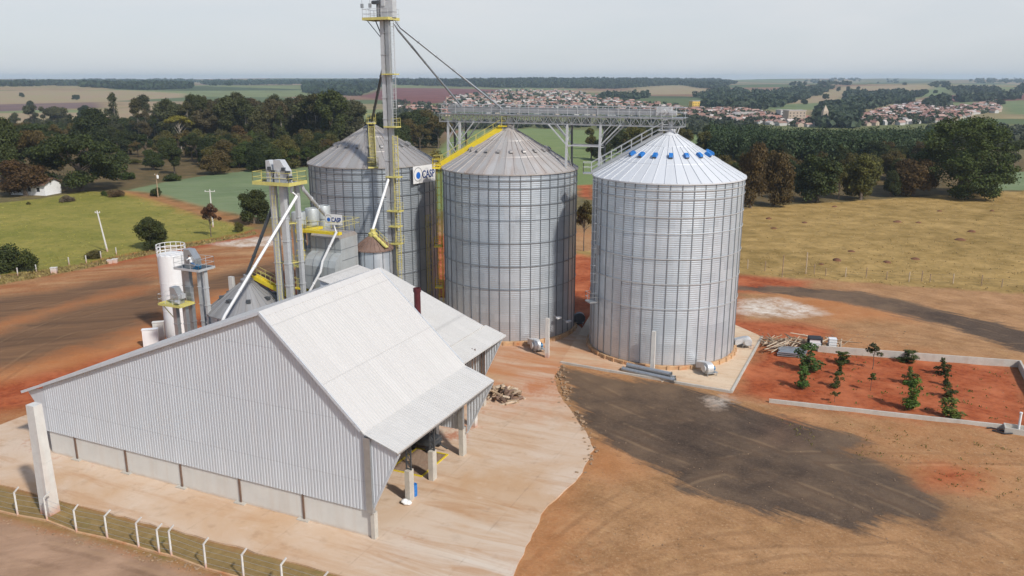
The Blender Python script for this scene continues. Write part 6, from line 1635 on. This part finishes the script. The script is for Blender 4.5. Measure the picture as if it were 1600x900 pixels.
TOWN = [[(700, 152), (790, 141), (900, 143), (990, 160), (1060, 166), (1062, 180), (1000, 182), (760, 178), (690, 170)], [(1060, 172), (1150, 172), (1240, 186), (1292, 196), (1250, 199), (1150, 191), (1070, 182)], [(1345, 184), (1400, 168), (1450, 160), (1500, 172), (1535, 176), (1480, 192), (1400, 196), (1330, 197)], [(1500, 168), (1560, 160), (1560, 176), (1500, 182)], [(620, 168), (700, 170), (700, 182), (640, 180)]]
WALLC = [mat('house_wall_white', (.50, .48, .45), .8, 0, .04, .3), mat('house_wall_cream', (.46, .37, .28), .8, 0, .04, .3), mat('house_wall_grey', (.34, .34, .33), .8, 0, .04, .3), mat('house_wall_yellow', (.70, .45, .08), .8, 0, .03, .3)]
ROOFC = [mat('house_roof_red', (.31, .155, .115), .8, 0, .12, .3), mat('house_roof_brown', (.26, .15, .11), .8, 0, .12, .3), mat('house_roof_pale', (.52, .46, .42), .7, 0, .1, .3), mat('house_roof_pink', (.40, .25, .20), .8, 0, .1, .3)]
def house_mb(L, Wd, h, rise, mb=None, at=None, rz=0, k0=0, k1=1):
    mb = mb or MB(); at = at or Vector((0, 0, 0)); ca, sa = math.cos(rz), math.sin(rz)
    P = lambda x, y, z: at + Vector((x * ca - y * sa, x * sa + y * ca, z))
    mb.k = k0
    mb.add([P(-L / 2, -Wd / 2, -1), P(L / 2, -Wd / 2, -1), P(L / 2, Wd / 2, -1), P(-L / 2, Wd / 2, -1), P(-L / 2, -Wd / 2, h), P(L / 2, -Wd / 2, h), P(L / 2, Wd / 2, h), P(-L / 2, Wd / 2, h), P(-L / 2, 0, h + rise), P(L / 2, 0, h + rise)],
           [(0, 1, 5, 4), (2, 3, 7, 6), (1, 2, 6, 9, 5), (3, 0, 4, 8, 7)])
    mb.k = k1; e = .4; z = h - e * rise / (Wd / 2) + .05
    mb.add([P(-L / 2 - e, -Wd / 2 - e, z), P(L / 2 + e, -Wd / 2 - e, z), P(L / 2 + e, 0, h + rise + .05), P(-L / 2 - e, 0, h + rise + .05), P(-L / 2 - e, Wd / 2 + e, z), P(L / 2 + e, Wd / 2 + e, z)], [(0, 1, 2, 3), (3, 2, 5, 4)])
    mb.k = 0
    return mb
HM = []
for wi, ri, nm in ((0, 0, 'small white house with a red tiled roof in the far town'), (1, 0, 'small cream house with a red tiled roof in the far town'), (0, 1, 'small white house with a brown roof in the far town'), (0, 2, 'small white house with a pale roof in the far town'), (1, 3, 'small cream house with a faded pink roof in the far town'), (2, 1, 'small grey house with a brown roof in the far town'), (0, 3, 'small white house with a faded pink roof in the far town')):
    for L, Wd in ((9, 7), (12, 8)): HM.append((house_mb(L, Wd, 3.2, 1.7).mesh('house', [WALLC[wi], ROOFC[ri]]), nm))
spots = []; g = np.random.default_rng(5)
for ti, P in enumerate(TOWN):
    xs = [p[0] for p in P]; ys = [p[1] for p in P]; want = (520, 300, 330, 50, 50)[ti]; k = 0; tries = 0
    while k < want and tries < 40000:
        tries += 1; x = g.uniform(min(xs), max(xs)); y = g.uniform(min(ys), max(ys)); ins = False
        for i in range(len(P)):
            (ax, ay), (bx_, by_) = P[i], P[(i + 1) % len(P)]
            if (ay > y) != (by_ > y) and x < (bx_ - ax) * (y - ay) / (by_ - ay) + ax: ins = not ins
        if not ins: continue
        p = gnd(x, y)
        if any(abs(p.x - q.x) < 8.5 and abs(p.y - q.y) < 11 for q in spots): continue
        spots.append(p); k += 1
spots.sort(key=lambda p: p.length)
rest = MB()
for i, p in enumerate(spots):
    rz = .35 + (rnd.random() < .5) * 1.57 + rnd.uniform(-.15, .15)
    if i < 300:
        me, lb = rnd.choice(HM); o = bpy.data.objects.new('house', me); COL.objects.link(o); o.location = p; o.rotation_euler.z = rz; s = rnd.uniform(.62, .95); o.scale = (s, s, s * rnd.uniform(.9, 1.5)); tag(o, lb, 'house', lb.replace('small ', '').replace('house', 'houses'))
    else: house_mb(rnd.uniform(6.5, 11), rnd.uniform(5.5, 7.5), rnd.uniform(2.8, 4.2), 1.7, rest, p, rz, rnd.choice((0, 0, 1, 2)), rnd.choice((3, 3, 4, 5, 6)))
tag(rest.obj('far_town', WALLC[:3] + ROOFC), 'mass of tiny red roofed houses farther up the town hillside', 'town', None, 'stuff')
def block(px, py, L, Wd, h, m, label, flat=True, name='apartment_block'):
    b = gnd(px, py); root = thing(name, label, 'building', b)
    mb = MB(); mb.box(b + Zv * (h / 2 - 1), (L, Wd, h + 2), .2); mb.obj('wall', m, root)
    mb = MB(); mb.box(b + Zv * (h + .25), (L + .6, Wd + .6, .5), .2); mb.obj('roof', ROOFC[2], root)
    mb = MB(); nx = max(2, int(L / 3.5))
    ca, sa = math.cos(.2), math.sin(.2)
    for z in np.arange(1.6, h - 1, 3.0):
        for i in range(nx): x = -L / 2 + (i + .5) * L / nx; mb.box(b + Vector((x * ca + (Wd / 2) * sa, x * sa - (Wd / 2) * ca, z)), (1.3, .2, 1.2), .2)
    o = mb.obj('window', M_glassd, root)
block(1090, 166, 24, 14, 8, WALLC[3], 'yellow building at the right end of the first town part')
block(1240, 192, 20, 12, 13, WALLC[1], 'cream apartment block rising in the valley part of the far town')
block(1225, 186, 16, 12, 10, WALLC[0], 'white block left of the cream apartment block in the far town')
block(1165, 182, 30, 12, 5, WALLC[0], 'long white hall below the yellow building in the far town')
b = gnd(1287, 198); ch = thing('church_tower', 'pale church tower with pointed roof at the bottom of the valley town', 'tower', b)
mb = MB(); mb.box(b + Zv * 7, (5, 5, 16)); mb.obj('wall', WALLC[1], ch)
mb = MB(); mb.lathe([(3.6, 15), (0, 21)], 4, b, a0=.785, a1=.785 + 2 * math.pi); mb.obj('roof', WALLC[1], ch)
clump_wood('town_trees', TOWN, 1200, 5.5, 8, (.045, .06, .024), 'garden trees scattered among the houses of the far town', 22, 9)
for i, (px, py, w) in enumerate(((1341, 138), (1346, 147), (1310, 140), (1325, 139), (1290, 152), (1256, 161), (1372, 127), (1462, 140), (1446, 145), (1580, 152), (1563, 160), (34, 150), (119, 154), (48, 166), (110, 133), (1413, 130), (1150, 139)) and [(a, b_, 0) for a, b_ in ((1341, 141), (1346, 149), (1310, 143), (1325, 142), (1290, 155), (1256, 163), (1372, 130), (1462, 146), (1446, 147), (1580, 156), (1563, 164), (34, 152), (119, 156), (48, 168), (1413, 133), (1150, 142))]):
    b = gnd(px, py); plant('dome', b, rnd.uniform(9, 14), rnd.uniform(12, 18), DG, 'lone dark tree dotting the far fields', 'lone trees of the far fields')

# ------------------------------------------------------------------ air, light, sky, camera
hz = MB(); hz.box((0, 0, 17), (19600, 19600, 94))
hm = bpy.data.materials.new('haze'); hm.use_nodes = True; hn = hm.node_tree; hn.nodes.remove(hn.nodes['Principled BSDF'])
pv = hn.nodes.new('ShaderNodeVolumePrincipled'); pv.inputs['Color'].default_value = (.64, .81, 1.0, 1); pv.inputs['Density'].default_value = HAZE; pv.inputs['Anisotropy'].default_value = .2
hn.links.new(pv.outputs[0], hn.nodes['Material Output'].inputs['Volume'])
tag(hz.obj('haze', hm), 'thin bluish haze in the air', 'haze', None, 'stuff')
SUN_AZ, SUN_EL = R(140), R(42)
sd = Vector((math.sin(SUN_AZ) * math.cos(SUN_EL), math.cos(SUN_AZ) * math.cos(SUN_EL), math.sin(SUN_EL)))
sl = bpy.data.lights.new('sun', 'SUN'); sl.energy = SUN_E; sl.angle = R(3.0); sl.color = (1, .955, .89)
so = bpy.data.objects.new('sun', sl); COL.objects.link(so); so.rotation_euler = (-sd).to_track_quat('-Z', 'Y').to_euler(); so.location = (60, -80, 90)
wd = bpy.data.worlds.new('World'); scene.world = wd; wd.use_nodes = True; wt = NT(wd.node_tree)
sky = wt.new('ShaderNodeTexSky', sky_type='NISHITA'); sky.sun_disc = False; sky.sun_elevation = SUN_EL; sky.sun_rotation = SUN_AZ; sky.altitude = 600; sky.air_density = 1.0; sky.dust_density = 1.5; sky.ozone_density = 1.0
bg = wd.node_tree.nodes['Background']; bg.inputs['Strength'].default_value = SKY_E
tcw = wt.new('ShaderNodeTexCoord').outputs['Generated']          # thin veil of high cloud, thickest towards the horizon
el = wt.new('ShaderNodeSeparateXYZ', inp={0: tcw}).outputs[2]
cn = wt.noise(wt.mapping(tcw, (1.2, 1.2, 5)), 1.6, 6, .55, .3)
veil = wt.math('ADD', wt.math('MULTIPLY', wt.ramp(el, .50, .10), .82), wt.math('MULTIPLY', wt.ramp(cn, .35, .7), .16), clamp=True)
wt.put(bg.inputs['Color'], wt.mix(veil, sky.outputs[0], wt.mix(wt.ramp(cn, .34, .66), (4.4, 4.7, 5.1), (5.15, 5.3, 5.5))))
cam = bpy.data.cameras.new('camera'); cam.sensor_width = 36; cam.lens = 36 * FPX / 1600; cam.clip_end = 30000; cam.clip_start = .5
co_ = bpy.data.objects.new('camera', cam); COL.objects.link(co_); co_.location = (0, 0, CAMH); co_.rotation_euler = (math.pi / 2 - PITCH, 0, 0); scene.camera = co_
vs = scene.view_settings; vs.view_transform = 'Standard'; vs.look = 'None'; vs.exposure = EXPO; vs.gamma = 1; vs.use_curve_mapping = False
cy = scene.cycles; cy.max_bounces = 6; cy.diffuse_bounces = 3; cy.glossy_bounces = 3; cy.transmission_bounces = 3; cy.volume_bounces = 1; cy.transparent_max_bounces = 6; cy.caustics_reflective = False; cy.caustics_refractive = False
cy.use_adaptive_sampling = True; cy.adaptive_threshold = .02; cy.use_denoising = True
